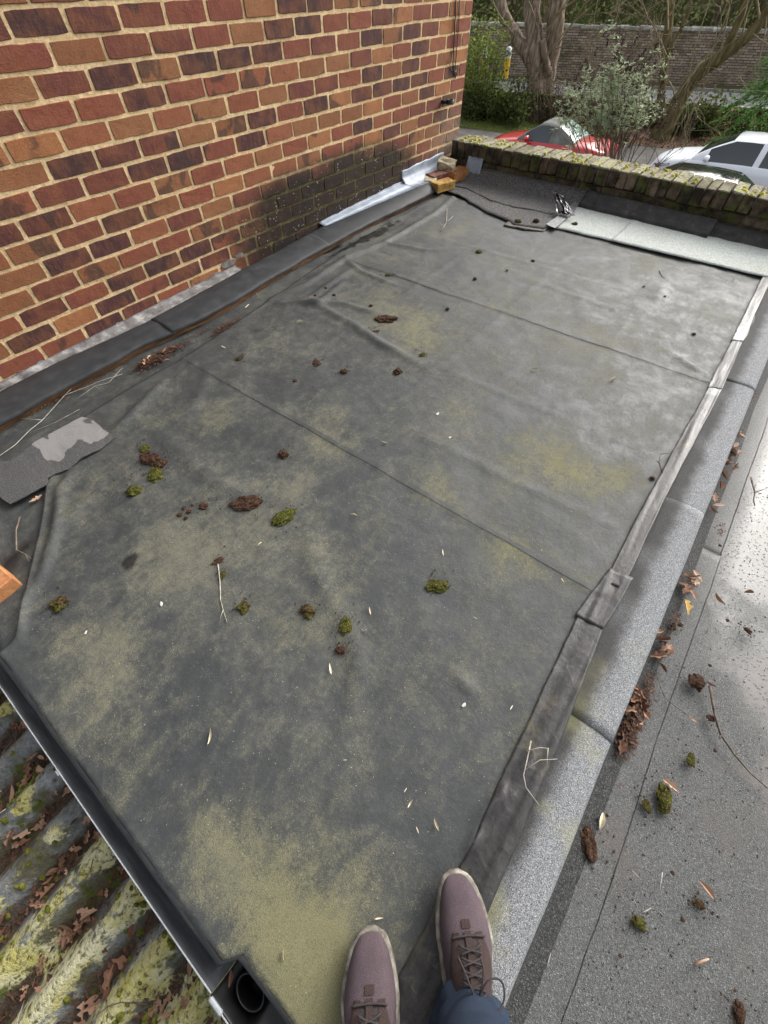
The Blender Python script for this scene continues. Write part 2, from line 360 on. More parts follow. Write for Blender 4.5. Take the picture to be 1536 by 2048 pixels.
EDGE_FELT = make_granule('weathered_felt_edge', [(0, (.05, .045, .04)), (.35, (.12, .11, .095)), (.65, (.17, .155, .13)), (.9, (.26, .24, .2))], .9, None, 240)
GREEN_FELT = make_granule('pale_green_mineral_felt', [(0, (.24, .26, .24)), (.3, (.35, .375, .35)), (.6, (.43, .46, .43)), (.88, (.55, .58, .545))], .85, (.56, .74, (.30, .29, .20), .5), 260)
def patch_mat():
    M = Mat('felt_offcut', .85, .3); pos = M.pos()
    c = speck(M, pos, 700, [(0, (.045, .045, .046)), (.4, (.065, .064, .064)), (.7, (.085, .084, .083)), (.92, (.14, .14, .14))])
    dry = M.attr('dry'); e = M.math('ADD', dry, M.math('MULTIPLY', M.math('SUBTRACT', M.noise(pos, 24, 5, .65), .5), .55))
    c = M.mix(M.mapr(e, .48, .54), c, M.mix(.75, c, (.23, .225, .22)))
    M.set('Base Color', c); M.bump(M.voro(pos, 420), .5, .003); return M.m
PATCH = patch_mat()
LEAD = simple('lead_sheet', [(.25, (.15, .18, .22)), (.5, (.25, .29, .345)), (.75, (.37, .415, .47))], 9, .5, .5, .5, .006)
OLD_LEAD = simple('weathered_lead_residue', [(.30, (.05, .045, .042)), (.44, (.13, .12, .115)), (.54, (.17, .165, .16)), (.70, (.36, .35, .335))], 15, .8, .3, 1.0, .006)
TIMBER = simple('damp_timber', [(.25, (.025, .014, .008)), (.5, (.085, .045, .022)), (.75, (.19, .105, .05))], 1, .8, .25, .8, .006, (60, 6, 60))
PLASTIC = simple('dark_gutter_plastic', [(.25, (.045, .048, .054)), (.55, (.085, .091, .10)), (.8, (.16, .17, .185))], 5, .36, .5, .25, .004, (2.0, 14, 14))
PALE_METAL = simple('pale_gutter_lip', [(.3, (.30, .32, .34)), (.7, (.50, .53, .55))], 30, .5, .5, .2)
GREY_PLASTIC = simple('grey_clip', [(.3, (.22, .24, .255)), (.7, (.32, .34, .36))], 30, .5, .4, .2)
BLACK = simple('black_plastic', [(.3, (.010, .010, .011)), (.7, (.022, .022, .023))], 20, .45, .4, .2)
BLACK_FILM = simple('black_polythene', [(.3, (.012, .013, .016)), (.7, (.03, .032, .037))], 20, .22, .6, .3)
GRIT = simple('wet_black_grit', [(.3, (.006, .006, .007)), (.6, (.022, .022, .024)), (.8, (.09, .09, .09))], 300, .6, .4, .8, .003)
PIPE = simple('grey_pole', [(.3, (.42, .47, .49)), (.7, (.58, .63, .65))], 5, .6, .3, .1)
def parapet_mat():
    M = Mat('mossy_parapet_brick', .95, .15); pos = M.pos(); nrm = M.sep(M.geo().outputs['Normal'])[2]
    rnd = M.info('Random')
    b = M.ramp(rnd, [(0, (.050, .034, .025)), (.25, (.080, .054, .038)), (.5, (.036, .028, .021)), (.75, (.10, .064, .042)), (.9, (.15, .115, .085)), (1, (.06, .042, .03))])
    n = M.noise(pos, 28, 5, .65); n2 = M.noise(pos, 9, 4, .6)
    b = M.mix(M.mapr(n, .42, .68, 0, .75), b, M.mix(.4, b, (.27, .22, .16)))
    b = M.mix(M.mapr(n2, .46, .60, 0, .85), b, (.020, .019, .013))
    b = M.mix(M.math('MULTIPLY', M.mapr(M.noise(pos, 12, 4), .50, .62), .75), b, (.075, .085, .022))
    X, Y, Z = M.sep(pos)
    topm = M.mapr(Z, .322, .336)
    lich = M.ramp(M.noise(pos, 26, 5, .7), [(.30, (.085, .07, .045)), (.44, (.17, .155, .11)), (.53, (.34, .32, .25)), (.60, (.22, .23, .045)), (.78, (.40, .375, .07))])
    b = M.mix(M.math('MULTIPLY', topm, .92), b, lich)
    M.set('Base Color', b); M.bump(M.math('ADD', n, M.math('MULTIPLY', M.noise(pos, 120, 3), .5)), 1.0, .008); return M.m
PARAPET = parapet_mat()
PAR_MORTAR = simple('dark_lime_mortar', [(.3, (.028, .024, .016)), (.55, (.07, .058, .036)), (.75, (.24, .18, .09))], 20, .95, .1, 1.0, .01)
def corrug_mat():
    M = Mat('lichened_cement_sheet', .95, .12); pos = M.pos(); X, Y, Z = M.sep(pos)
    n = M.noise(pos, 8, 6, .65, .4); f = M.noise(pos, 70, 4, .7)
    c = M.ramp(M.noise(pos, 5.5, 5, .6), [(.28, (.095, .098, .09)), (.5, (.22, .228, .22)), (.7, (.39, .405, .405))])
    c = M.mix(M.mapr(f, .35, .7, .55, 0), c, (.03, .03, .024))
    c = M.mix(M.math('MULTIPLY', M.mapr(M.noise(pos, 7, 5, .6), .50, .60), .8), c, M.mix(f, (.040, .036, .018), (.115, .10, .04)))
    ph = M.math('ADD', M.math('MULTIPLY', M.math('ADD', X, M.math('MULTIPLY', M.math('SUBTRACT', -.46, Y), .03)), 2*pi/.146), 1.2)
    crest = M.math('SINE', ph)                                       # lichen keeps to the crests, rot and moss to the valleys
    c = M.mix(M.mapr(M.math('ADD', crest, M.math('MULTIPLY', M.math('SUBTRACT', n, .5), 1.6)), -.15, -.75, 0, .85), c, M.mix(f, (.022, .016, .010), (.085, .052, .03)))
    yl = M.math('ADD', M.math('ADD', M.math('SUBTRACT', M.noise(M.mapping(pos, loc=(4, 2, 0)), 7, 6, .68), .03), M.math('MULTIPLY', crest, .085)), M.mapr(X, -1.0, -.35, -.09, .075))
    yel = M.mix(M.mapr(n, .4, .6), (.40, .365, .12), (.52, .50, .33))
    c = M.mix(M.mapr(yl, .505, .55), c, M.mix(M.mapr(f, .36, .5), (.10, .09, .035), yel))
    c = M.mix(M.math('MULTIPLY', M.mapr(M.noise(pos, 16, 4), .60, .66), .9), c, (.062, .075, .012))
    M.set('Base Color', c); M.bump(M.math('ADD', n, f), 1.0, .012); return M.m
CORRUG = corrug_mat()
def moss_mat():
    M = Mat('moss_clump', .95, .1); oc = M.objc()
    g = M.sep(M.info('Color'))[0]; n = M.noise(oc, 8, 5, .75)
    br = M.ramp(n, [(.36, (.010, .006, .004)), (.52, (.042, .023, .015)), (.68, (.12, .068, .042))])
    gr = M.ramp(n, [(.36, (.012, .013, .004)), (.52, (.048, .050, .011)), (.66, (.145, .138, .028))])
    k = M.mapr(M.math('ADD', g, M.math('SUBTRACT', M.noise(oc, 2.6, 3), .5)), .38, .62)
    M.set('Base Color', M.mix(k, br, gr)); return M.m
MOSS = moss_mat()
def leaf_mat(name, cols, tr=0.0):
    M = Mat(name, .75, .25); oc = M.objc(); rnd = M.math('FRACT', M.math('ADD', M.info('Random'), M.geo().outputs['Random Per Island']))
    k = len(cols)-1
    c = M.ramp(rnd, [(i/k, x) for i, x in enumerate(cols)]); n = M.noise(oc, 55, 3)
    c = M.mix(M.mapr(n, .35, .7, .45, 0), c, M.mix(.6, c, (.01, .008, .004)))
    M.set('Base Color', c)
    if tr:
        tb = M.node('ShaderNodeBsdfTranslucent', None, Color=c); ms = M.node('ShaderNodeMixShader'); ms.inputs[0].default_value = tr
        M.t.links.new(M.p.outputs[0], ms.inputs[1]); M.t.links.new(tb.outputs[0], ms.inputs[2]); M.t.links.new(ms.outputs[0], M.t.nodes['Material Output'].inputs['Surface'])
    return M.m
DRY_LEAF = leaf_mat('dry_leaf', [(.105, .048, .030), (.31, .175, .11), (.20, .095, .058), (.47, .31, .21), (.15, .068, .042), (.40, .245, .165)])
GOLD_LEAF = leaf_mat('yellow_leaf', [(.58, .40, .14), (.62, .45, .17)])
PALE_KEY = leaf_mat('pale_seed', [(.62, .54, .36), (.70, .64, .48)])
DARK_DEBRIS = leaf_mat('rotted_debris', [(.030, .018, .012), (.085, .04, .024), (.05, .026, .016), (.14, .065, .035)])
TWIG = simple('twig_bark', [(.3, (.055, .042, .034)), (.6, (.16, .13, .105)), (.8, (.30, .265, .225))], 60, .9, .2, .4)
PALE_TWIG = simple('pale_twig', [(.3, (.20, .18, .15)), (.7, (.46, .43, .37))], 60, .9, .2, .4)
WHITE_BIT = simple('white_flake', [(.3, (.36, .36, .33)), (.7, (.55, .55, .51))], 60, .8, .2, .2)
ORANGE_BRICK = simple('orange_brick', [(.25, (.17, .07, .03)), (.5, (.32, .135, .055)), (.75, (.42, .22, .10))], 22, .9, .2, .9, .006)
RED_TILE = simple('worn_red_brick', [(.25, (.075, .036, .028)), (.5, (.15, .068, .05)), (.75, (.24, .13, .095))], 22, .9, .2, .9, .006)
YEL_BRICK = simple('lichened_brick', [(.25, (.13, .07, .03)), (.45, (.30, .16, .055)), (.6, (.42, .29, .07)), (.78, (.44, .40, .10))], 16, .95, .15, .9, .008)
RUBBLE = simple('rubble_stone', [(.25, (.17, .13, .085)), (.5, (.32, .27, .18)), (.75, (.46, .41, .29))], 18, .95, .15, .9, .008)

# ---------------------------------------------------------------- house wall, brick by brick
PITCH_Y, PITCH_Z, ROW0, PERP0 = 0.2255, 0.0815, 0.784, 1.012
CORNER_Y = PERP0 + 15*PITCH_Y
house = empty('brick_house', (WALL_X, 1.5, GROUND), 0, 'red and brown brick house wall rising on the left of the flat roof', 'house')
HOUSE_INV = Matrix.Translation(Vector((WALL_X, 1.5, GROUND))).inverted()
def under(o, inv): o.matrix_parent_inverse = inv; return o
mb = MB()
# mortar core: front sheet finely gridded and slightly wavy, plus the solid behind it
rng = random.Random(5)
def mortar_x(y, z): return WALL_X - 0.0012 + 0.0020*nz(y*28, z*28, 3) + .0012*nz(y*9, z*60, 5)
ys = [-1.4 + i*(CORNER_Y-0.006+1.4)/150 for i in range(151)]; zs = [-0.35 + k*2.9/84 for k in range(85)]
mb.grid([[(mortar_x(y, z), y, z) for y in ys] for z in zs])
mb.box((WALL_X-0.165, (-1.4+CORNER_Y-0.012)/2, (GROUND+3.0)/2), (0.30, CORNER_Y-0.012+1.4, 3.0-GROUND))
wall = under(mb.build('wall', MORTAR, house), HOUSE_INV)
def brick_mesh(L, H, D, seed, name):
    """fired brick: uneven outline, knocked corners, small rounded arris"""
    r = random.Random(seed); nl = 5; pts = []
    for t in range(nl): pts.append((-L/2+L*t/nl, -H/2))
    for t in range(2): pts.append((L/2, -H/2+H*t/2))
    for t in range(nl): pts.append((L/2-L*t/nl, H/2))
    for t in range(2): pts.append((-L/2, H/2-H*t/2))
    outl = []
    for (y, z) in pts:
        c = abs(y) > L/2-.001 and abs(z) > H/2-.001; k = 1-(r.uniform(.01, .05) if c else 0)
        outl.append((y*(1-(1-k)*.5)+r.uniform(-.0016, .0016), z*k+r.uniform(-.0018, .0018)))
    n = len(outl); v = [(-D/2, y, z) for y, z in outl]+[(D/2-.0022, y, z) for y, z in outl]+[(D/2+r.uniform(-.0006, .0006), y*.985, z*.955) for y, z in outl]+[(D/2+r.uniform(-.001, .001), 0, 0)]
    f = []
    for i in range(n):
        j = (i+1) % n; f += [(i, j, n+j, n+i), (n+i, n+j, 2*n+j, 2*n+i), (2*n+i, 2*n+j, 3*n)]
    me = bpy.data.meshes.new(name); me.from_pydata(v, [], f); me.update(); me.materials.append(BRICK); return me
FULL = [brick_mesh(.2105, .0675, .10, 100+i, 'brick') for i in range(10)]
HALF = [brick_mesh(.0985, .0675, .10, 200+i, 'brick') for i in range(4)]
cands = []
for k in range(-13, 21):
    zc = ROW0 + k*PITCH_Z + PITCH_Z/2
    off = 0.0 if k % 2 == 0 else PITCH_Y/2
    n = -11
    while True:
        y0 = PERP0 + off + n*PITCH_Y; y1 = y0 + PITCH_Y
        if y0 > CORNER_Y-0.02: break
        half = y1 > CORNER_Y+0.02
        yc = (y0+min(y1, CORNER_Y))/2
        if yc > -1.3: cands.append((yc, zc, half))
        n += 1
def proj(p):
    q = Vector(p)-Vector((0, 0, CAM_H)); z = q.dot(_f)
    if z < 0.05: return None
    return 768+F_PX*q.dot(_r)/z, 1024-F_PX*q.dot(_u)/z, z
vis, rest = [], []
for c in cands:
    p = proj((WALL_X, c[0], c[1]))
    base = interp([(0, .03), (1.0, .045), (1.8, .075), (2.5, .10), (3.5, .14), (4.3, .16)], c[0])
    if p and -60 < p[0] < 1600 and -40 < p[1] < 2100 and c[1] > base-.03: vis.append((p[2], c))
    elif c[1] > -.3: rest.append(c)
vis.sort(key=lambda t: t[0])
rest += [c for _, c in vis[300:]]; vis = vis[:300]
rng = random.Random(11)
for _, (y, z, half) in vis:
    me = rng.choice(HALF if half else FULL)
    o = bpy.data.objects.new('brick', me); COL.objects.link(o); o.parent = wall; o.matrix_parent_inverse = wall.matrix_world.inverted()
    o.location = (WALL_X-.048+rng.uniform(-.0018, .0022), y+rng.uniform(-.003, .003), z+rng.uniform(-.0022, .0022))
    o.rotation_euler = (rng.uniform(-.009, .009), rng.uniform(-.008, .008), rng.uniform(-.008, .008))
mb = MB()
for (y, z, half) in rest:
    mb.box((WALL_X-.048+rng.uniform(-.0015, .0015), y, z), (.10, .0985 if half else .2105, .0675), None, .002, rng)
bk = mb.build('brick', BRICK, wall); bk['kind'] = 'stuff'
# small clips, cables and the black pipe bracket on the wall
def wall_pt(px, py, out=.01): return atX(px, py, WALL_X) + Vector((out, 0, 0))
def cable(name, pxs, r, label, cat, mat=BLACK, out=.008):
    pts = [wall_pt(x, y, out) for x, y in pxs]
    m = MB(); m.tube(pts, r, 6); o = m.build(name, mat, None, True); return tag(o, label, cat)
cable('cable', [(911, -40), (909, 30), (906, 90), (904, 125), (906, 145), (909, 156), (912, 150), (910, 142), (906, 146)], .0042, 'black cable with a loop at its lower end hanging down the brick wall', 'cable')
cable('cable', [(919, -40), (916, 40), (911, 110), (908, 142)], .0032, 'thinner straight black cable hanging closest to the wall corner', 'cable')
cable('cable', [(896, 118), (898, 132), (903, 141)], .0022, 'short pinkish wire end sticking out beside the looped cable', 'wire', DRY_LEAF)
br = empty('pipe_bracket', wall_pt(885, 203, 0), 0, 'black plastic pipe bracket fixed low on the brick wall near its corner', 'bracket')
m = MB(); m.box((.018, 0, 0), (.04, .05, .022)); o = m.build('arm', BLACK, br)
m = MB(); ring = [[(.058+cos(a)*rr, .03+sin(a)*rr, zz) for a in [2*pi*i/16 for i in range(17)]] for rr, zz in ((.030, -.014), (.030, .014), (.022, .014), (.022, -.014), (.030, -.014))]
m.grid(ring); m.build('clip_ring', BLACK, br, True)

# ---------------------------------------------------------------- flat roof deck
def zr(y): return SLOPE*y
flat_roof = empty('flat_roof', (-1.1, 1.9, 0), 0, 'dark worn flat roof deck carrying the rubber sheets', 'roof')
FI = Matrix.Translation(Vector((-1.1, 1.9, 0))).inverted()
m = MB(); m.slab([(WALL_X+.001, -.362, zr(-.362)-.014), (.30, -.362, zr(-.362)-.014), (.30, 4.19, zr(4.19)-.014), (WALL_X+.001, 4.19, zr(4.19)-.014)], .12)
under(m.build('deck', TIMBER, flat_roof), FI)
m = MB(); m.box((-1.345, -.393, -.075), (2.41, .014, .13)); under(m.build('fascia', TIMBER, flat_roof), FI)

# height field of the rubber sheet: folds, seams, wrinkles
def W2(*pts): return [tuple(at(x, y)[:2]) for x, y in pts]
FOLDS = [  # (world polyline, height, width)
    (W2((912, 392), (868, 432), (770, 490), (690, 522), (610, 575), (545, 603)), 0.0190, 0.0225),
    (W2((690, 522), (720, 545), (790, 575)), 0.0120, 0.0150),
    (W2((690, 565), (640, 610), (560, 612)), 0.0150, 0.0225),
    (W2((610, 600), (700, 650), (760, 690), (860, 745)), 0.0150, 0.0263),
    (W2((700, 545), (620, 600)), 0.0150, 0.0225),
    (W2((560, 610), (690, 612), (780, 640)), 0.0120, 0.0225),
    (W2((770, 490), (850, 505), (930, 500)), 0.0120, 0.0225),
    (W2((325, 772), (275, 825), (232, 868)), 0.0180, 0.0225),
    (W2((420, 745), (400, 800), (360, 850)), 0.0090, 0.0300),
    (W2((150, 940), (125, 985), (118, 1060), (92, 1140), (66, 1190)), 0.0165, 0.0225),
    (W2((66, 1190), (45, 1230), (50, 1275)), 0.0140, 0.0188),
    (W2((118, 1060), (180, 1000)), 0.0120, 0.0300),
    (W2((330, 880), (420, 960), (520, 1010)), 0.0075, 0.0375),
    (W2((620, 1080), (640, 1160), (690, 1260)), 0.0090, 0.0375),
    (W2((700, 1250), (720, 1330), (700, 1450)), 0.0090, 0.0300),
    (W2((905, 1345), (935, 1375), (945, 1385)), 0.0105, 0.0150),
    (W2((1330, 705), (1420, 760)), 0.0090, 0.0150),
    (W2((955, 1640), (1000, 1590), (1010, 1560)), 0.0150, 0.0120),
    (W2((935, 1700), (960, 1660)), 0.0150, 0.0105),
    (W2((1340, 550), (1300, 620)), 0.0075, 0.0375),
    (W2((1050, 560), (1300, 650)), 0.0045, 0.0225),
    (W2((800, 850), (1010, 960), (1230, 1060)), 0.0045, 0.0225),
]
for yc in (1.62, 2.95): FOLDS.append(([(-2.0, yc), (.15, yc+.05)], .0028, .02))
for xc in (-1.55, -.95, -.35): FOLDS.append(([(xc, .95), (xc+.04, 2.25), (xc+.02, 3.4)], .0022, .02))
for xc in (-1.2, -.5): FOLDS.append(([(xc, -.3), (xc, .85)], .0025, .025))
SEAMS = [((-2.06, .899), (.17, .918)), ((-2.16, 2.292), (.21, 2.325))]
ALGAE = [(430, 1070, .22, .9, 0), (330, 1120, .16, .8, 0), (560, 1000, .12, .5, 0), (230, 1330, .13, .9, .1), (150, 1270, .09, .7, .2), (120, 1400, .06, .5, .2), (210, 1470, .09, .8, .3),
    (260, 1560, .08, .6, .3), (480, 1720, .10, 1.1, .5), (560, 1830, .10, 1.5, .9), (650, 1960, .09, 1.9, 1), (640, 2040, .08, 1.9, 1), (600, 1900, .07, 1.3, 1), (420, 1650, .08, .9, .4), (520, 1930, .06, .7, .9),
    (820, 640, .20, 1.2, .6), (850, 690, .12, 1.0, .8), (760, 600, .15, .7, .3), (660, 885, .13, .8, .4), (640, 840, .12, .7, .3), (420, 845, .09, .6, .8), (330, 850, .08, .3, .5),
    (1090, 925, .15, 1.1, 1), (1240, 960, .10, 1.1, 1), (1150, 955, .10, .7, 1), (870, 980, .10, .9, .6), (1018, 1095, .09, 1.1, 1), (1060, 1130, .06, .9, 1), (1160, 1170, .05, .8, 1),
    (1290, 530, .16, .8, .7), (1200, 700, .3, .5, .4), (1000, 700, .25, .4, .3), (900, 830, .2, .35, .2), (560, 1090, .15, .4, .1), (700, 1120, .12, .5, .2), (900, 1320, .06, .4, .5), (760, 1340, .10, .35, .4), (580, 1240, .10, .5, .4),
    (1130, 590, .2, .45, .4), (560, 500, .12, .3, .1), (760, 470, .2, .45, .2), (900, 470, .25, .5, .2), (1050, 520, .25, .35, .2), (700, 560, .15, .4, .2), (200, 1000, .12, .5, .3), (100, 1080, .05, .5, .2), (650, 1650, .10, .5, .4), (700, 1780, .08, .7, .6), (350, 1480, .12, .3, .2), (1000, 1400, .08, .2, .3), (640, 1270, .08, .4, .4), (1380, 620, .15, .4, .3), (990, 620, .12, .5, .4)]
ALG = [(*at(x, y)[:2], s, a, g) for x, y, s, a, g in ALGAE]
def height(x, y):
    h = 0.0
    for pl, hh, w in FOLDS:
        best, tt = 9, 0
        n = len(pl)-1
        for i in range(n):
            d, t = seg_dist(x, y, *pl[i], *pl[i+1])
            if d < best: best, tt = d, (i+t)/n
        if best < 3*w: h += hh*exp(-(best/w)**2)*(0.25+0.75*sin(pi*clamp(tt*.9+.05)))
    for (ax, ay), (bx, by) in SEAMS:
        yy = y-lerp(ay, by, (x-ax)/(bx-ax)) + .004*nz(x*3, 5)
        h += .0012*sstep(-.010, -.001, yy) * (1-sstep(.02, .5, yy)) + .0018*exp(-(yy-.006)**2/.00020) + .0008*exp(-(yy-.022)**2/.00003)
    h += .0045*fbm(x*2.3, y*2.3, 1) + .0022*fbm(x*9, y*9, 2, 3)
    return h
LEFT = sorted((p.y, p.x) for p in (at(*q) for q in [(-30, 1345), (44, 1275), (63, 1150), (88, 1050), (98, 970), (140, 905), (172, 838), (270, 775), (365, 722), (460, 658), (545, 600)])) + [(2.38, -2.23), (3.0, -2.27), (3.9, -2.27)]
def sheet(name, xl, xr, ylist, hf, mat, parent, th, nx, invm, base):
    rows, al, gr = [], [], []
    for y in ylist:
        a, b = xl(y), xr(y); row = []
        for j in range(nx+1):
            x = a+(b-a)*j/nx; row.append((x, y, base(x, y)+hf(x, y)))
        rows.append(row)
    o = solid_grid(rows, th, name, mat, parent)
    if invm is not None: under(o, invm)
    for key in ('algae', 'green', 'wet'): o.data.attributes.new(key, 'FLOAT', 'POINT')
    av, gv, wv = [], [], []
    for v in o.data.vertices:
        x, y = v.co.x, v.co.y; s = g = w = 0.0
        for ax, ay, sg, am, ag in ALG:
            d2 = ((x-ax)**2+(y-ay)**2)/(sg*sg)
            if d2 < 9: e = am*exp(-d2); s += e; g += e*ag
        g = g/(s+.15)
        for (wx, wy, wr, wr2, wa) in WETS:
            dx, dy = x-wx, y-wy; q = math.hypot((dx*cos(wa)+dy*sin(wa))/wr, (-dx*sin(wa)+dy*cos(wa))/wr2)
            q += .55*fbm(x*14, y*14, 4, 3)
            w = max(w, sstep(1.05, .85, q))
        av.append(s); gv.append(g); wv.append(w)
    o.data.attributes['algae'].data.foreach_set('value', av); o.data.attributes['green'].data.foreach_set('value', gv); o.data.attributes['wet'].data.foreach_set('value', wv)
    return o
WETS = [(*at(735, 478)[:2], .05, .36, -.06), (*at(660, 500)[:2], .03, .10, -.2), (*at(262, 1128)[:2], .024, .030, .3), (*at(25, 1120)[:2], .03, .12, .6)]
# older sheet underneath, showing along the wall and at the near left corner
yl = [-.40+i*.04 for i in range(117)]
old = sheet('rubber_sheet', lambda y: -2.50, lambda y: interp(LEFT, y)+.12, yl, lambda x, y: .004*fbm(x*5, y*5, 7)+.010*exp(-((x+2.33+.02*nz(y*3, 1))/.05)**2)*max(0, nz(y*2, 4)+.3)-.004, MEMBRANE, flat_roof, .006, 30, FI, lambda x, y: zr(y)+.003)
# the big upper sheet
ys = [-.405+i*.0155 for i in range(int((3.72+.405)/.0155)+1)]
def top_base(x, y):
    e = x-interp(LEFT, y)
    roll = .006*exp(-(max(0, e)/.025)**2) if y < .35 else .003*exp(-(e/.02)**2)
    k = sstep(.165, .25, x)*.012
    return zr(y)+.0115+roll+k
def left_wavy(y): return interp(LEFT, y)+.010*nz(y*7, 2)+.003*nz(y*31, 6)
big = sheet('rubber_membrane', left_wavy, lambda y: .255, ys, height, MEMBRANE, None, .007, 158, None, top_base)
tag(big, 'large wrinkled grey rubber membrane covering the flat roof, stained by algae', 'roof membrane')
# front edge turned down into the gutter
rows = []
x0, x1 = left_wavy(-.405), .255
for dy, dz in ((.004, .0005), (-.004, -.001), (-.008, -.005), (-.010, -.012), (-.011, -.026), (-.012, -.040)):
    rows.append([(x0+(x1-x0)*j/120, -.405+dy, top_base(x0+(x1-x0)*j/120, -.405)+height(x0+(x1-x0)*j/120, -.405)+dz+.003*nz(j*.13, dy*30)) for j in range(121)])
m = MB(); m.grid(rows[::-1]); o = m.build('turned_edge', RUBBER, big, True)
for o_ in (big, o):          # the sheet is cut back beside the gutter outlet
    for v in o_.data.vertices:
        if v.co.x > -.135 and v.co.y < -.33: v.co.y += .034*sstep(-.135, -.105, v.co.x)*sstep(-.33, -.40, v.co.y)
# lap joints: pale strips of seam tape on the sheet
for (ax, ay), (bx, by) in SEAMS:
    rows = []
    for k, dy in ((0, -.001), (1, .009), (2, .019)):
        r_ = []
        for j in range(121):
            x = lerp(ax+.01, bx-.005, j/120); y = lerp(ay, by, j/120)+dy-.004*nz(x*3, 5); r_.append((x, y, top_base(x, y)+height(x, y)+.0009))
        rows.append(r_)
    m = MB(); m.grid(rows); m.build('lap_joint', MEMBRANE, big, True)

# ---------------------------------------------------------------- rubber flashing along the house wall
UP = [(-60, 812), (0, 783), (120, 722), (292, 645), (390, 592), (480, 543), (560, 500), (640, 456), (740, 413), (845, 369)]
LO = [(-60, 872), (0, 840), (150, 758), (290, 683), (390, 640), (470, 598), (520, 566), (640, 497), (740, 443), (848, 391)]
def polyline_w(pxs, dzf): return sorted(((p.y, p) for p in (at(x, y, dzf(x)) for x, y in pxs)), key=lambda t: t[0])
upl = polyline_w(UP, lambda x: lerp(.040, .078, clamp(x/850))); lol = polyline_w(LO, lambda x: lerp(.052, .044, clamp(x/850)))
UPX = [(y, p.x) for y, p in upl]; UPZ = [(y, p.z) for y, p in upl]; LOX = [(y, p.x) for y, p in lol]; LOZ = [(y, p.z) for y, p in lol]
flash = empty('rubber_flashing', (-2.42, 1.8, 0), 0, 'long black rubber flashing strip lying along the foot of the brick wall', 'flashing')
FLI = Matrix.Translation(Vector((-2.42, 1.8, 0))).inverted()
def flash_piece(y0, y1, lift, seed):
    rows = []; n = int((y1-y0)/.02)
    for i in range(n+1):
        y = lerp(y0, y1, i/n); a = Vector((interp(UPX, y), y, interp(UPZ, y)+lift)); b = Vector((interp(LOX, y), y, interp(LOZ, y)+lift))
        b.x += .006*nz(y*4, seed)+.003*nz(y*13, seed+2); b.z += .004*nz(y*6, seed+1)
        row = []
        for k in range(11):
            t = k/10; p = a.lerp(b, t); p.z += .010*sin(pi*t) + .0025*fbm(p.x*12, y*4, seed)
            row.append(p)
        last = row[-1]; row.append(last+Vector((.006, 0, -.004))); row.append(last+Vector((.0075, 0, -.013)))
        rows.append([tuple(p) for p in row])
    o = solid_grid(rows, .004, 'rubber_strip', RUBBER, flash, True); return under(o, FLI)
flash_piece(-.5, 1.02, 0, 1); flash_piece(.99, 2.34, .004, 2); flash_piece(2.30, 3.74, .001, 3)
# folded far end of the strip
# timber batten below the near part of the strip
bat = []
m = MB(); n = 60
rows = []
for i in range(n+1):
    y = lerp(-.5, 3.66, i/n); x = interp(LOX, y); z = interp(LOZ, y)
    w = .004*nz(y*3, 8); rows.append([(x-.10, y, z-.012), (x-.006+w, y, z-.012), (x-.004+w, y, z-.030), (x-.005+w, y, zr(y)+.001), (x-.10, y, zr(y)+.001)])
m.grid(rows)
bt = m.build('timber_batten', TIMBER, None, False); tag(bt, 'damp brown timber batten under the black flashing strip beside the brick wall', 'batten')
m = MB()
for i in range(1):
    p = at(72, 808, .022); m.tube([p+Vector((-.02, 0, 0)), p+Vector((.008, 0, .001))], .012, 10)
under(m.build('knot', BLACK, bt), Matrix())
# weathered lead and paint residue between bricks and flashing (near half)
def residue(name, y0, y1, top_off, mat, label, cat, rag, seed):
    rows = []; n = int((y1-y0)/.008)
    for i in range(n+1):
        y = lerp(y0, y1, i/n); a = Vector((interp(UPX, y)-.002, y, interp(UPZ, y)-.008))
        top = interp(UPZ, y)+top_off+rag*fbm(y*11, seed, 0, 4)
        rows.append([(a.x+.01, y, a.z), (lerp(a.x, WALL_X+.004, .5), y, a.z+.004), (WALL_X+.0045, y, a.z+.012), (WALL_X+.0040, y, max(a.z+.016, top))])
    o = solid_grid(rows, .003, name, mat, None, True, (0.002, 0, -.002)); return tag(o, label, cat)
residue('flashing_residue', -.4, 1.70, .000, OLD_LEAD, 'flaking grey strip of old flashing at the wall foot, left of the stain', 'flashing', .035, 3)
m = MB()
for (px, py, s) in ((455, 527, .8), (432, 550, .6), (478, 510, .45)):
    p = wall_pt(px, py, .0045); out = []
    for k in range(14):
        a = 2*pi*k/14; rr = s*(.045+.02*nz(k*2.1, px)); out.append(p+Vector((0, cos(a)*rr*1.7, sin(a)*rr*.55)))
    b0 = len(m.v); m.v += [tuple(q) for q in out]; m.v += [tuple(q+Vector((-.006, 0, 0))) for q in out]
    m.f.append(tuple(range(b0, b0+14))[::1]); m.m.append(0)
    for k in range(14): m.f.append((b0+k, b0+14+k, b0+14+(k+1) % 14, b0+(k+1) % 14)); m.m.append(0)
tag(m.build('render_patch', OLD_LEAD, None), 'torn grey lead scraps stuck to the lowest bricks beside the dark stain', 'lead scraps')
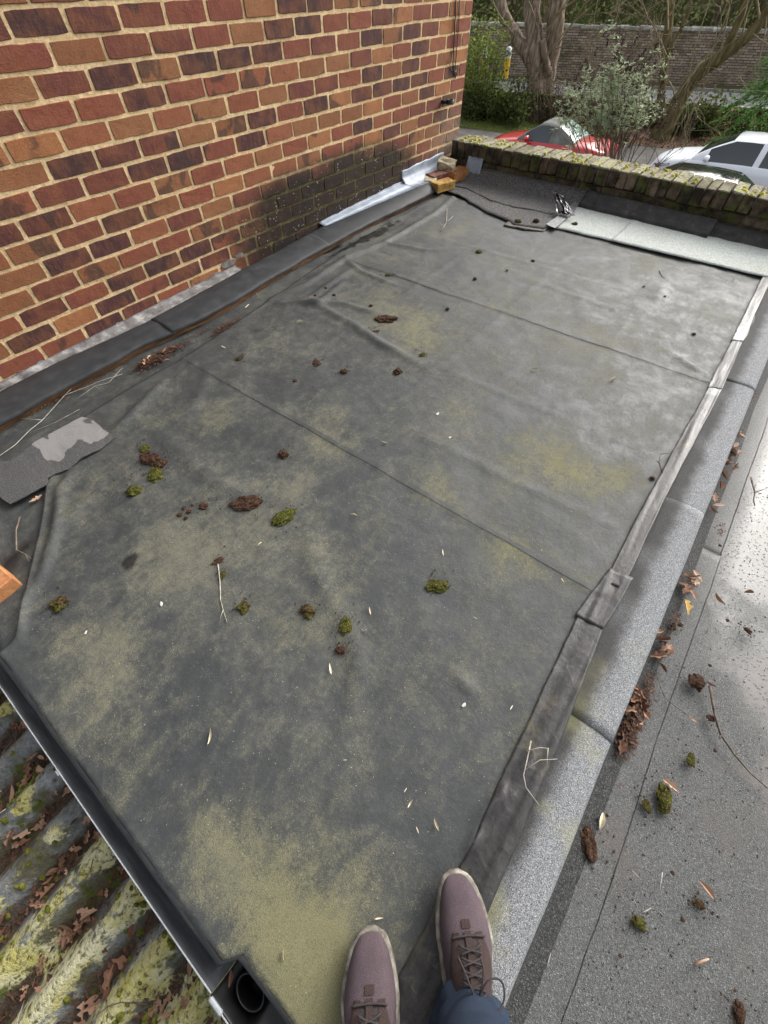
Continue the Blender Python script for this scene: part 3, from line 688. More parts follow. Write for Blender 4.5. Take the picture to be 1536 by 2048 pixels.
# bright lead pieces near the corner
def lead_piece(y0, y1, h0, h1, label, seed, wrapx=.0):
    rows = []; n = 40
    for i in range(n+1):
        y = lerp(y0, y1, i/n); zb = interp(UPZ, y)-.004; h = lerp(h0, h1, i/n)+.008*fbm(y*9, seed, 0, 3)
        r_ = [(interp(UPX, y)+.015, y, zb+.006)]
        for k in range(8):
            t = k/7; r_.append((WALL_X+.006+.004*nz(y*8, t*3, seed)+lerp(.03, 0, sstep(0, .5, t)), y, zb+.010+h*t))
        rows.append(r_)
    o = solid_grid(rows, .002, 'lead_flashing', LEAD, None, True, (-.0025, 0, 0)); return tag(o, label, 'lead flashing', 'pale lead flashing')
lead_piece(2.50, 3.62, .012, .020, 'long low strip of pale blue-grey lead above the rubber flashing, under the dark stain', 1)
lead_piece(3.52, 4.15, .085, .10, 'taller pale lead sheet against the brick wall behind the loose bricks', 2)
p = at(930, 340, .12)
rows = [[(p.x-.075+.15*i/8+.004*nz(i, k), 4.172-.012*k+.004*nz(i*.9, k*2.0), .135+.038*(3-k)+.005*nz(i*.8, k*1.3)) for i in range(9)] for k in range(4)]
tag(solid_grid(rows, .002, 'lead_flashing', LEAD, None, True), 'small crumpled lead scrap on the parapet behind the orange brick', 'lead scrap')

# ---------------------------------------------------------------- gutter at the near edge
gut = empty('roof_gutter', (-.8, -.43, -.08), 0, 'dark grey plastic gutter along the near left roof edge', 'gutter')
GI = Matrix.Translation(Vector((-.8, -.43, -.08))).inverted()
gp0 = az(415, 1971, -.035); gp1 = az(0, 1369, -.035)
def gline(x, t=0): return gp0.y + (x-gp0.x)*(gp1.y-gp0.y)/(gp1.x-gp0.x)
prof = [(.085, -.045), (.082, -.060), (.065, -.072), (.040, -.074), (.016, -.064), (.003, -.045), (0, -.036), (-.003, -.034)]
rows = []
n = 60
for i in range(n+1):
    x = lerp(-1.75, -.118, i/n); y0 = gline(x); rows.append([(x, y0+dy, dz+.0015*nz(x*5, dy*30)) for dy, dz in prof])
o = solid_grid([list(r) for r in rows], .003, 'channel', PLASTIC, gut); under(o, GI)
m = MB(); m.tube([(x, gline(x)-.002, -.0335) for x in (-1.75, -1.2, -.6, -.118)], .0015, 6); under(m.build('lip', PALE_METAL, gut, True), GI)
q = az(119, 1543, -.035); m = MB(); m.box((q.x, gline(q.x)-.004, -.040), (.016, .008, .014)); under(bevel_mesh(m.mesh('clip'), .002) and obj('clip', m.mesh('clip'), GREY_PLASTIC, gut), GI)
# outlet section with the round hole
rows = []
xo0, xo1 = -.116, .22
c_out = az(500, 1985, -.062)
for i in range(41):
    x = lerp(xo0, xo1, i/40); y0 = gline(x); dip = .09*exp(-((x-c_out.x)/.030)**4); rows.append([(x, y0+dy*1.10-.004, dz-.004-(dip if .01 < dy < .07 else 0)) for dy, dz in prof])
o = solid_grid(rows, .004, 'outlet', BLACK, gut); under(o, GI)
q = az(440, 1985, -.035); m = MB(); m.box((q.x+.008, gline(q.x)-.009, -.043), (.040, .010, .020)); mm = bevel_mesh(m.mesh('clip'), .003); under(obj('clip', mm, GREY_PLASTIC, gut), GI)
m = MB(); m.tube([(x, gline(x)-.009, -.0375) for x in (-.08, .05, .22)], .0016, 6); under(m.build('lip', PALE_METAL, gut, True), GI)
c = az(500, 1985, -.062)
ringr = [[(c.x+cos(a)*rr*1.35, c.y+sin(a)*rr*.90, zz) for a in [2*pi*i/28 for i in range(29)]] for rr, zz in ((.028, -.074), (.0275, -.064), (.0255, -.062), (.024, -.066), (.0235, -.30))]
m = MB(); m.grid(ringr); under(m.build('spout', BLACK, gut, True), GI)
m = MB(); rng = random.Random(8)
for k in range(2600):
    t = rng.random(); x = lerp(-.90, -.38, t); w = .5+.5*sin(pi*t); yy = gline(x)+.052+rng.gauss(0, .008*w)+.006*nz(x*20, 3); s = rng.uniform(.0012, .0032)
    if yy > -.36: continue
    m.box((x, yy, -.0725+s*.4+max(0, (yy-gline(x)-.05))*.15), (s*1.4, s, s), Matrix.Rotation(rng.random()*3, 3, 'Z'))
tag(m.build('gutter_grit', GRIT, None), 'dark wet grit lying in the gutter', 'grit', None, 'stuff')

# ---------------------------------------------------------------- lichened corrugated roof below the gutter
def corr_z(x, y):
    d = gline(x)-y
    return -.17 - .20*d + .030*sin(2*pi*(x+.03*d)/.146+1.2) + .004*fbm(x*14, y*14, 3, 3)
xs = [-2.6+i*.0105 for i in range(305)]; ysq = [-.34-i*.016 for i in range(70)]
o = solid_grid([[(x, y, corr_z(x, y)) for x in xs] for y in ysq][::-1], .012, 'corrugated_roof', CORRUG, None)
tag(o, 'lichen-covered corrugated cement roof with leaf-filled valleys below the gutter', 'roof')

m = MB(); rng = random.Random(78); cl = []
for k in range(900):
    x = rng.uniform(-1.6, .0); d = rng.uniform(.0, .55); y = gline(x)-d
    if nz(x*5, y*5, 21)+rng.uniform(-.25, .25) < .12: continue
    s = rng.uniform(.004, .012); z = corr_z(x, y)
    r1 = [(x+cos(a)*s*1.3*rng.uniform(.7, 1.2), y+sin(a)*s*rng.uniform(.7, 1.2), z-.003) for a in [2*pi*i/6 for i in range(6)]]; r2 = [(x+cos(a)*s*.7*rng.uniform(.7, 1.2), y+sin(a)*s*.6, z+s*.45*rng.uniform(.7, 1.2)) for a in [2*pi*i/6 for i in range(6)]]
    m.add(r1+r2+[(x, y, z+s*.6)], [(i, (i+1) % 6, 6+(i+1) % 6, 6+i) for i in range(6)]+[(6+i, 6+(i+1) % 6, 12) for i in range(6)])
cmo = m.build('moss', simple('sheet_moss', [(.3, (.03, .035, .008)), (.5, (.085, .09, .016)), (.7, (.19, .18, .035))], 60, .95, .1, 1.0, .004), COL.objects['corrugated_roof'], True); cmo['kind'] = 'stuff'
# ---------------------------------------------------------------- kerb between the two flat roofs
kerb = empty('roof_kerb', (.3, 1.8, 0), 0, 'raised roof kerb capped with silver grey mineral felt between the two flat roofs', 'roof kerb')
KI = Matrix.Translation(Vector((.3, 1.8, 0))).inverted()
m = MB(); m.slab([(.235, -1.6, -.004), (.372, -1.6, -.006), (.372, 4.15, .066), (.235, 4.15, .068)], .16); under(m.build('core', TIMBER, kerb), KI)
LOWZ = -.055
def cap(y0, y1, lift, seed):
    rows = []; n = max(4, int((y1-y0)/.03))
    for i in range(n+1):
        y = lerp(y0, y1, i/n); z = zr(y); wv = .003*nz(y*3, 1)
        pr = [(.215, .016), (.250, .026), (.30, .030), (.34, .0305), (.362, .028), (.372, .021), (.377, .010)]
        rows.append([(x+wv*(x > .3), y, z+dz+lift+.0016*fbm(x*9, y*5, seed)) for x, dz in pr])
    o = solid_grid(rows, .005, 'felt_cap', KERB_FELT, kerb); return under(o, KI)
j1, j2, j3 = at(1170, 1455).y, at(1370, 1030).y, at(1475, 780).y
cap(-1.6, j1+.02, .0, 1); cap(j1, j2+.02, .0018, 2); cap(j2, j3+.02, .0, 3); cap(j3, 4.14, .0018, 4)
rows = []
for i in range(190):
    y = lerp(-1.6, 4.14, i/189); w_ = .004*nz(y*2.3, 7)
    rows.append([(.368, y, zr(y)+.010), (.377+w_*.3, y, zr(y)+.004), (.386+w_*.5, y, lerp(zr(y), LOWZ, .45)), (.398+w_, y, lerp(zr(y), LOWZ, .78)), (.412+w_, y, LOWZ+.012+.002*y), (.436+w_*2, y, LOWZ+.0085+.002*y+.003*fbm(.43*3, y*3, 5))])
under(solid_grid(rows, .004, 'shaded_side_felt', SHADED_FELT, kerb), KI)  # dark strip that paints in the shaded band along the kerb side
# strips of aged black flashing tape over the membrane edge
def tape(y0, y1, xl, xr, lift, seed, mat=TAPE, label=None, wr=1.0):
    rows = []; n = max(6, int((y1-y0)/.012))
    for i in range(n+1):
        y = lerp(y0, y1, i/n); a = interp(xl, y)+.004*nz(y*6, seed)+.002*nz(y*25, seed); b = interp(xr, y)+.003*nz(y*5, seed+3)
        r_ = []
        for k in range(15):
            x = lerp(a, b, k/14); base = zr(y)+max(.0135+.0115*sstep(.17, .235, x), height(x, y)*.7+.0125+.012*sstep(.165, .25, x))
            base = max(base, zr(y)+.0265*sstep(.2, .25, x)+.004)
            z = base+.0018+lift+wr*(.0022*fbm(x*22, y*3.0, seed, 4)+.003*max(0, nz(x*40, y*2.2, seed)))
            r_.append((x, y, z))
        rows.append(r_)
    o = solid_grid(rows, .002, 'flashing_tape', mat, kerb); under(o, KI)
    if label: o['label'] = label
    return o
SILVER = simple('silvered_tape', [(.30, (.03, .027, .026)), (.44, (.085, .08, .078)), (.56, (.17, .17, .17)), (.72, (.34, .35, .36))], 1, .55, .3, .7, .006, (75, 5, 20))
tape(-.6, .83, [(-.6, .175), (.0, .180), (.06, .186), (.6, .165), (.83, .158)], [(-.6, .262), (0, .275), (.4, .262), (.83, .235)], .0, 1, label='dark tape with muddy wrinkles nearest the feet')
tape(.80, 1.03, [(.80, .152), (.9, .158), (1.03, .176)], [(.80, .236), (.9, .246), (1.03, .250)], .0025, 9, label='creased lifted end of the flashing tape', wr=2.2)
tape(.97, 2.29, [(.97, .182), (1.3, .178), (1.9, .188), (2.29, .196)], [(.97, .236), (1.4, .232), (2.29, .246)], .003, 3)
tape(2.27, 2.80, [(2.27, .192), (2.8, .193)], [(2.27, .246), (2.8, .238)], .004, 5, SILVER, 'silvered wrinkled tape near the far end')
tape(2.76, 3.74, [(2.76, .191), (3.74, .182)], [(2.76, .238), (3.74, .228)], .006, 6)

# ---------------------------------------------------------------- lower flat roof on the right
xs = [.40+i*.03 for i in range(101)]; ysq = [-2.6+i*.04 for i in range(169)]
def low_z(x, y): return LOWZ+.004*y*.5+.003*fbm(x*3, y*3, 5)
low = solid_grid([[(x, y, low_z(x, y)) for x in xs] for y in ysq], .15, 'lower_flat_roof', LOW_FELT, None); low['kind'] = 'structure'
def felt_strip(y0, y1, th, seed):
    rows = []; n = int((y1-y0)/.04)
    for i in range(n+1):
        y = lerp(y0, y1, i/n); xr_ = .497+.006*nz(y*2, seed)+.002*nz(y*15, seed)
        rows.append([(x, y, low_z(x, y)+th) for x in (.405, .43, .46, xr_-.004, xr_)])
    o = solid_grid(rows, .004, 'felt_strip', LOW_FELT, low); return o
jl = at(1415, 1095, LOWZ).y
felt_strip(-2.4, jl+.005, .0085, 1); felt_strip(jl, 4.1, .0055, 2)
BITUMEN = simple('bitumen_bleed', [(.3, (.006, .006, .006)), (.7, (.016, .016, .016))], 90, .5, .3, .2)
rows = []
for i in range(260):
    y = lerp(-2.4, 4.1, i/259); seed = 1 if y < jl else 2; x_ = .497+.006*nz(y*2, seed)+.002*nz(y*15, seed); w_ = .0016+.0012*abs(nz(y*22, 3)); zt = low_z(x_, y)
    rows.append([(x_-w_*.3, y, zt+.0098*(y < jl)+.0066*(y >= jl)), (x_+w_, y, zt+.004), (x_+w_*2.2, y, zt+.0006)])
m = MB(); m.grid(rows); m.build('bitumen_edge', BITUMEN, low, True)
m = MB(); m.grid([[(lerp(.44, .495, i/12), jl+.004+dy+.002*nz(i*.7, 2), low_z(.45, jl)+.0098) for i in range(13)] for dy in (-.001, .002)]); m.build('bitumen_edge', BITUMEN, low, True)
# grit and blisters standing proud of the lower felt
m = MB(); rng = random.Random(21)
for k in range(9000):
    x = .50+abs(rng.gauss(0, .40)); y = rng.uniform(-.4, 3.0)
    if nz(x*3, y*3, 9)+rng.uniform(-.5, .5) < -.05: continue
    s = rng.choice((.0012, .0016, .002, .0026, .0034))*rng.uniform(.7, 1.2); z = low_z(x, y)
    a = rng.random()*6.3; l = rng.uniform(.8, 1.6)
    m.add([(x+cos(a)*s*l, y+sin(a)*s*l, z-.001), (x-sin(a)*s*.6, y+cos(a)*s*.6, z-.001), (x-cos(a)*s*l, y-sin(a)*s*l, z-.001), (x+sin(a)*s*.6, y-cos(a)*s*.6, z-.001), (x, y, z+s*.8)], [(0, 1, 4), (1, 2, 4), (2, 3, 4), (3, 0, 4)])
tag(m.build('felt_grit', simple('felt_blister', [(.3, (.02, .02, .018)), (.7, (.07, .066, .06))], 200, .6, .4, 0), None), 'dark grit and blisters scattered over the wet lower roof', 'grit', None, 'stuff')

# ---------------------------------------------------------------- parapet wall at the far end
PY = 4.19
par = empty('parapet_wall', (-.8, PY, .07), 0, 'low mossy brick parapet wall with brick-on-edge coping at the far roof edge', 'wall')
PI_ = Matrix.Translation(Vector((-.8, PY, .07))).inverted()
m = MB(); m.box((-.50, PY+.125, (.218-.9)/2), (4.0, .20, 1.118)); pc = under(m.build('wall', PAR_MORTAR, par), PI_)
def pbrick(c, size, seed, rot=0.0, parent=None):
    r = random.Random(seed); bm = bmesh.new(); bmesh.ops.create_cube(bm, size=1.0)
    for v in bm.verts: v.co = Vector((v.co.x*size[0], v.co.y*size[1], v.co.z*size[2]))+Vector([r.uniform(-.004, .004) for _ in range(3)])
    bmesh.ops.bevel(bm, geom=list(bm.edges), offset=.006, segments=1, affect='EDGES')
    for v in bm.verts: v.co += Vector([r.uniform(-.002, .002) for _ in range(3)])
    me = bpy.data.meshes.new('brick'); bm.to_mesh(me); bm.free(); me.materials.append(PARAPET)
    o = bpy.data.objects.new('brick', me); COL.objects.link(o); o.parent = parent or par; o.matrix_parent_inverse = (PI_ if parent is None else Matrix()); o.location = c; o.rotation_euler = (r.uniform(-.03, .03), rot+r.uniform(-.02, .02), r.uniform(-.02, .02)); return o
rng = random.Random(31); x = WALL_X+.06; k = 0
while x < 1.4:
    w = rng.uniform(.066, .092); pbrick((x+w/2, PY+.132+rng.uniform(-.008, .006), .278+rng.uniform(-.005, .006)), (w-.006, .275, .108), 300+k, rng.uniform(-.02, .02)); x += w; k += 1
for row, (zc, h, yo) in enumerate(((.186, .058, .012), (.121, .060, .018), (.055, .06, .022))):
    x = WALL_X+.02+rng.uniform(0, .1)
    while x < 1.4:
        w = rng.uniform(.17, .235)
        if not (row > 0 and rng.random() < .12): pbrick((x+w/2, PY+yo+.05+rng.uniform(-.004, .008), zc+rng.uniform(-.003, .003)), (w-.010, .10, h), 500+k)
        x += w; k += 1
# moss cushions on the coping
m = MB(); rng = random.Random(77)
for k in range(420):
    x = rng.uniform(WALL_X+.1, 1.2); y = PY+rng.uniform(-.0, .26)
    if nz(x*4, y*4, 2)+rng.uniform(-.35, .35) < .02: continue
    s = rng.uniform(.006, .018); z = .332
    ring1 = [(x+cos(a)*s*1.2*rng.uniform(.7, 1.2), y+sin(a)*s*rng.uniform(.7, 1.2), z-.002) for a in [2*pi*i/6 for i in range(6)]]
    ring2 = [(x+cos(a)*s*.7*rng.uniform(.7, 1.2), y+sin(a)*s*.6, z+s*.5*rng.uniform(.7, 1.2)) for a in [2*pi*i/6 for i in range(6)]]
    m.add(ring1+ring2+[(x, y, z+s*.65)], [(i, (i+1) % 6, 6+(i+1) % 6, 6+i) for i in range(6)]+[(6+i, 6+(i+1) % 6, 12) for i in range(6)])
cm = m.build('moss', simple('coping_moss', [(.3, (.14, .13, .022)), (.5, (.34, .32, .055)), (.7, (.48, .45, .10))], 40, .95, .1, 1.0, .005), par, True); under(cm, PI_); cm['kind'] = 'stuff'

# ---------------------------------------------------------------- felt sheets at the far end
def ragged(pxs, dz, th, name, mat, label, cat, parent=None, sub=8, amp=.006, seed=1, up=None):
    P = [Vector(at(x, y, dz)) for x, y in pxs]; out = []
    for i, a in enumerate(P):
        b = P[(i+1) % len(P)]; nrm = Vector((-(b-a).y, (b-a).x, 0)).normalized()
        for k in range(sub):
            q = a.lerp(b, k/sub); q = q+nrm*amp*nz(q.x*25, q.y*25, seed)*(0 if k == 0 else 1); out.append(q)
    if up: out = [up(q) for q in out]
    if sum(a.x*b.y-b.x*a.y for a, b in zip(out, out[1:]+out[:1])) < 0: out.reverse()
    m = MB(); m.slab(out, th); me = m.mesh(name)
    bm = bmesh.new(); bm.from_mesh(me); bmesh.ops.triangulate(bm, faces=[f for f in bm.faces if len(f.verts) > 4]); bm.to_mesh(me); bm.free()
    o = obj(name, me, mat, parent)
    if label: tag(o, label, cat)
    return o
def up_wall(q):
    q = q.copy(); k = sstep(4.0, 4.19, q.y)
    q.z += .10*k*k; q.y = min(q.y, 4.186); return q
# charcoal felt dressed up the parapet: gridded sheet with torn front edge
def felt_sheet(name, back, front, dz0, rise, mat, label, cat, x0, x1, seed, torn=.0, th=.005, parent=None):
    rows = []; nx = max(10, int((x1-x0)/.02))
    for i in range(nx+1):
        x = lerp(x0, x1, i/nx); yb = interp(back, x); yf = interp(front, x)+torn*fbm(x*16, seed, 0, 4); r_ = []
        for k in range(15):
            t = k/14; y = lerp(yf, yb, t); u = (y-(yb-.14))/.14
            z = zr(y)+dz0+(rise*u*u if u > 0 else 0)+.003*fbm(x*7, y*7, seed, 3)
            r_.append((x, y, z))
        rows.append(r_)
    o = solid_grid(rows, th, name, mat, parent)
    if label: tag(o, label, cat)
    return o
felt_sheet('felt_sheet', [(-2.5, 4.178), (-1.2, 4.178)], [(-2.36, 3.80), (-2.1, 3.74), (-1.95, 3.66), (-1.75, 3.56), (-1.52, 3.51), (-1.46, 3.46), (-1.24, 3.52), (-1.18, 3.75)], .024, .085, DARK_FELT, 'charcoal felt sheet with a torn front edge by the loose bricks', 'roofing felt', -2.34, -1.20, 4, .012, .003)
felt_sheet('felt_sheet', [(-2.5, 3.9), (-1.2, 3.66)], [(-1.55, 3.415), (-1.50, 3.425), (-1.36, 3.445), (-1.22, 3.49)], .020, 0, EDGE_FELT, 'brown weathered felt tongue sticking out below the charcoal felt', 'roofing felt', -1.52, -1.225, 6, .006)
# crack line across the charcoal felt: its upper overlap
felt_sheet('felt_sheet', [(-2.5, 4.176), (-1.2, 4.176)], [(-2.34, 3.90), (-2.15, 3.92), (-2.02, 3.86), (-1.85, 3.79), (-1.62, 3.76), (-1.5, 3.80)], .0262, .086, DARK_FELT, 'upper lap of charcoal felt dressed up against the mossy parapet', 'roofing felt', -2.33, -1.30, 8, .016, .0016)
jx = at(1240, 475).x
felt_sheet('felt_sheet', [(-1.3, 4.06), (1.3, 4.10)], [(-1.27, 3.585), (.155, 3.645), (1.3, 3.7)], .026, 0, GREEN_FELT, 'short pale green felt strip beside the crumpled black plastic', 'roofing felt', -1.255, jx, 10, .003)
felt_sheet('felt_sheet', [(-1.3, 4.06), (1.3, 4.10)], [(-1.27, 3.575), (.155, 3.635), (1.3, 3.7)], .029, 0, GREEN_FELT, 'long pale green felt strip in front of the parapet on the right', 'roofing felt', jx-.02, .215, 12, .003)
def felt_roll(x0, x1, y0, y1, w, lift, label, seed):
    rows = []; n = int((x1-x0)/.02)
    for i in range(n+1):
        x = lerp(x0, x1, i/n); yc = lerp(y0, y1, i/n)+.004*nz(x*5, seed); r_ = []
        for k in range(9):
            t = k/8; y = yc-w/2+w*t; r_.append((x+.006*nz(t*4, seed), y, zr(y)+.034+lift+.060*sstep(0, 1, t)+.012*sin(pi*t)+.002*fbm(x*14, y*14, seed)))
        rows.append(r_)
    o = solid_grid(rows, .03, 'felt_fillet', ROLLF, None); return tag(o, label, 'felt fillet')
ROLLF = simple('black_bitumen_felt', [(.25, (.016, .015, .014)), (.55, (.038, .036, .034)), (.72, (.07, .066, .06)), (.85, (.26, .24, .2))], 16, .75, .3, .8, .008)
felt_roll(-1.20, -.24, 4.135, 4.085, .13, .012, 'lifted black felt fillet along the parapet foot, its right end hanging loose', 2)
felt_roll(-.27, .9, 4.12, 4.10, .13, -.012, 'black felt fillet at the parapet foot on the far right', 5)

# ---------------------------------------------------------------- loose bricks in the far corner
def px_m(x, y, dz=0): return (at(x+1, y, dz)-at(x, y, dz)).length
def loose_brick(name, c, size, rz, mat, label, cat, seed, tilt=(0, 0), frog=False, rough=.006):
    r = random.Random(seed); bm = bmesh.new(); bmesh.ops.create_cube(bm, size=1.0)
    bmesh.ops.subdivide_edges(bm, edges=list(bm.edges), cuts=2, use_grid_fill=True)
    for v in bm.verts: v.co = Vector((v.co.x*size[0], v.co.y*size[1], v.co.z*size[2]))
    if frog:
        for f in [f for f in bm.faces if f.normal.z > .9]:
            pass
        top = [f for f in bm.faces if f.normal.z > .9]
        bmesh.ops.inset_region(bm, faces=top, thickness=.016, depth=0)
        for v in {v for f in top for v in f.verts}: v.co.z -= .032
    for v in bm.verts: v.co += Vector([rough*mnoise.noise(v.co*28+Vector((seed, k*7, 0))) for k in range(3)])
    me = bpy.data.meshes.new(name); bm.to_mesh(me); bm.free(); me.materials.append(mat); bevel_mesh(me, .004) if not frog else None
    o = obj(name, me, None, None, c, (tilt[0], tilt[1], rz)); return tag(o, label, cat)
def dirp(a, b, dz): d = at(*b, dz)-at(*a, dz); return math.atan2(d.y, d.x)
ZF = .125
loose_brick('loose_brick', at(883, 372, .055)+Vector((0, .02, 0)), (.20, .10, .062), dirp((861, 376), (907, 362), .06), YEL_BRICK, 'loose brick crusted with yellow lichen, front of the corner pile', 'brick', 1)
loose_brick('loose_brick', at(858, 369, .055)+Vector((-.02, .05, 0)), (.10, .14, .06), .5, RUBBLE, 'short brown stone-like brick at the wall side of the corner pile', 'brick', 2)
loose_brick('loose_brick', at(911, 351, .065)+Vector((0, .02, .005)), (.105, .205, .068), -.10, ORANGE_BRICK, 'orange brick with its hollow frog facing up in the corner pile', 'brick', 3, (0, .05), True, .002)
loose_brick('loose_brick', at(876, 352, .075)+Vector((-.01, .02, .006)), (.13, .20, .03), -.35, RED_TILE, 'flat dark red brick slab lying on the corner pile', 'brick', 4, (.06, -.05))
loose_brick('loose_stone', at(895, 332, .11)+Vector((0, -.02, .01)), (.15, .10, .075), .3, RUBBLE, 'pale angular mortar lump leaning against the parapet corner', 'stone', 5, (.35, .2), False, .02)
# brick at the near left edge of the picture
c = at(2, 1176, .05); loose_brick('loose_brick', c+Vector((-.108, -.020, -.028)), (.215, .105, .065), dirp((0, 1142), (34, 1172), .06), ORANGE_BRICK, 'orange brick with a mossy side at the left edge of the membrane', 'brick', 6, (0, 0), False, .003)
mo = MB(); rng = random.Random(3); cb = c+Vector((-.108, -.020, -.028)); a_ = dirp((0, 1142), (34, 1172), .06)
rows = []
for i in range(14):
    u = lerp(-.105, .106, i/13); rows.append([tuple(cb+Matrix.Rotation(a_, 3, 'Z') @ Vector((u, -.054-.004*nz(i*.9, k*1.3)-.002, lerp(-.030, .026+.006*nz(i*.7, 4), k/5)))) for k in range(6)])
mo.grid(rows); ob = mo.build('brick_moss', MOSS, None, True); ob.color = (.9, 0, 0, 1); tag(ob, 'green moss skin on the side of the orange brick at the left edge', 'moss')
# grey felt offcut, half dried
PO = [(165, 834), (184, 838), (206, 858), (229, 873), (196, 900), (160, 918), (135, 938), (108, 947), (96, 955), (92, 968), (50, 995), (19, 1007), (-10, 988), (-45, 960), (-30, 920), (22, 922), (70, 885), (110, 862)]
pw = [at(x, y, .024) for x, y in PO]
cx = sum(p.x for p in pw)/len(pw); cy = sum(p.y for p in pw)/len(pw)
bm = bmesh.new()
out = []
for i, a in enumerate(pw):
    b = pw[(i+1) % len(pw)]
    for k in range(6):
        q = a.lerp(b, k/6); q = q+Vector((.004*nz(q.x*40, q.y*40, 1), .004*nz(q.x*40, q.y*40, 2), 0)); out.append(q)
area = sum(a.x*b.y-b.x*a.y for a, b in zip(out, out[1:]+out[:1]))
if area < 0: out.reverse()
m = MB(); m.slab(out, .004); me = m.mesh('felt_offcut')
bm.from_mesh(me); bmesh.ops.triangulate(bm, faces=[f for f in bm.faces if len(f.verts) > 4])
bmesh.ops.subdivide_edges(bm, edges=[e for e in bm.edges if e.calc_length() > .03], cuts=3, use_grid_fill=True)
bmesh.ops.triangulate(bm, faces=[f for f in bm.faces if len(f.verts) > 4]); bm.to_mesh(me); bm.free()
po = obj('felt_offcut', me, PATCH, None); tag(po, 'grey felt offcut, pale where dried, lying over the left membrane edge', 'felt offcut')
DRY = [(*at(160, 855)[:2], .10), (*at(130, 880)[:2], .10), (*at(195, 872)[:2], .07), (*at(105, 890)[:2], .05), (*at(120, 915)[:2], .05), (*at(70, 890)[:2], .03)]
at_ = me.attributes.new('dry', 'FLOAT', 'POINT'); vals = []
for v in me.vertices:
    s = max(sstep(1.25, .75, math.hypot(v.co.x-a, v.co.y-b)/r) for a, b, r in DRY)
    for hx, hy, hr in ((97, 877, .028), (176, 842, .022)):
        hp = at(hx, hy, .024); s *= sstep(.8, 1.1, math.hypot(v.co.x-hp.x, v.co.y-hp.y)/hr)
    vals.append(s)
    v.co.z += .006*fbm(v.co.x*6, v.co.y*6, 3)
at_.data.foreach_set('value', vals)
# crumpled black polythene and the strip below it
rows = []; pa = at(1110, 392, .10); pb = at(1135, 430, .05)
for i in range(12):
    t = i/11; w = lerp(.03, .075, t); c = pa.lerp(pb, t); rows.append([(c.x-w+2*w*k/13+.012*nz(k*1.7, t*5), c.y-.02*t+.030*abs(nz(k*1.5, t*1.1, 2)), c.z+.035*abs(nz(k*1.9, t*1.4, 5))+.02*(1-t)) for k in range(14)])
o = solid_grid(rows, .001, 'polythene_scrap', BLACK_FILM, None, False, (0, .002, -.001)); tag(o, 'crumpled black polythene scrap at the parapet foot', 'plastic')
A = [(1092, 448), (1110, 456), (1148, 425), (1158, 405), (1150, 402), (1128, 424)]
ragged(A, .040, .003, 'metal_strip', simple('dull_lead_strip', [(.3, (.06, .062, .065)), (.6, (.15, .155, .16)), (.8, (.30, .31, .32))], 30, .45, .5, .8, .006), 'grey creased flashing strip lying across the left end of the pale green felt', 'flashing strip', None, 4, .004, 5)

DARK_CRUMB = simple('soil_crumb', [(.3, (.012, .008, .006)), (.7, (.07, .042, .026))], 90, .95, .1, 0)
# ---------------------------------------------------------------- moss clumps
def clump_mesh(seed, long=1.0, flat=.55, fronds=420):
    r = random.Random(seed); bm = bmesh.new(); bmesh.ops.create_icosphere(bm, subdivisions=3, radius=.5)
    for v in bm.verts:
        d = v.co.normalized(); k = 1+.50*mnoise.noise(d*1.7+Vector((seed*3.1, 0, 0)))+.22*mnoise.noise(d*5+Vector((0, seed*2.3, 0)))+.20*mnoise.noise(d*13+Vector((seed, 1, 0)))
        v.co = Vector((d.x*long, d.y/long**.3, d.z*flat))*.5*k; v.co.z = max(v.co.z, -.10)+.10
    fs = list(bm.faces)
    for _ in range(fronds):
        f = r.choice(fs); p = f.calc_center_median(); n = (f.normal+Vector([r.uniform(-.7, .7) for _ in range(3)])).normalized()
        if p.z < .12: n.z = abs(n.z)*.2
        t = n.orthogonal().normalized()*.014; l = r.uniform(.04, .12)
        a, b, c = (bm.verts.new(p-t), bm.verts.new(p+t), bm.verts.new(p+n*l)); bm.faces.new((a, b, c))
    me = bpy.data.meshes.new('moss_clump'); bm.to_mesh(me); bm.free(); me.materials.append(MOSS); return me
ROUND = [clump_mesh(i, (1.0, 1.25, 1.1, 1.45, 1.2, 1.0, 1.35)[i % 7], (.5, .4, .55, .38, .45, .6, .42)[i % 7]) for i in range(14)]; LONG = [clump_mesh(20+i, 1.7) for i in range(3)]
TINY = [clump_mesh(40+i, 1.1, .6, 60) for i in range(2)]
def clump(px, py, size, green, label, long=False, dz=.014, rz=None, group='moss clumps on the roofs', tiny=False):
    r = random.Random(int(px*7+py)); me = r.choice(TINY if tiny else LONG if long else ROUND)
    p = at(px, py+size*.12, dz); s = size*px_m(px, py)*(0.62 if long else .80)
    o = bpy.data.objects.new('moss_clump', me); COL.objects.link(o); o.location = (p.x, p.y, p.z-.004*(not tiny)-s*.04); o.scale = (s, s, s*r.uniform(.75, 1.0)); o.rotation_euler = (0, 0, r.uniform(0, 6.28) if rz is None else rz); o.color = (green, 0, 0, 1)
    return tag(o, label, 'moss', group)
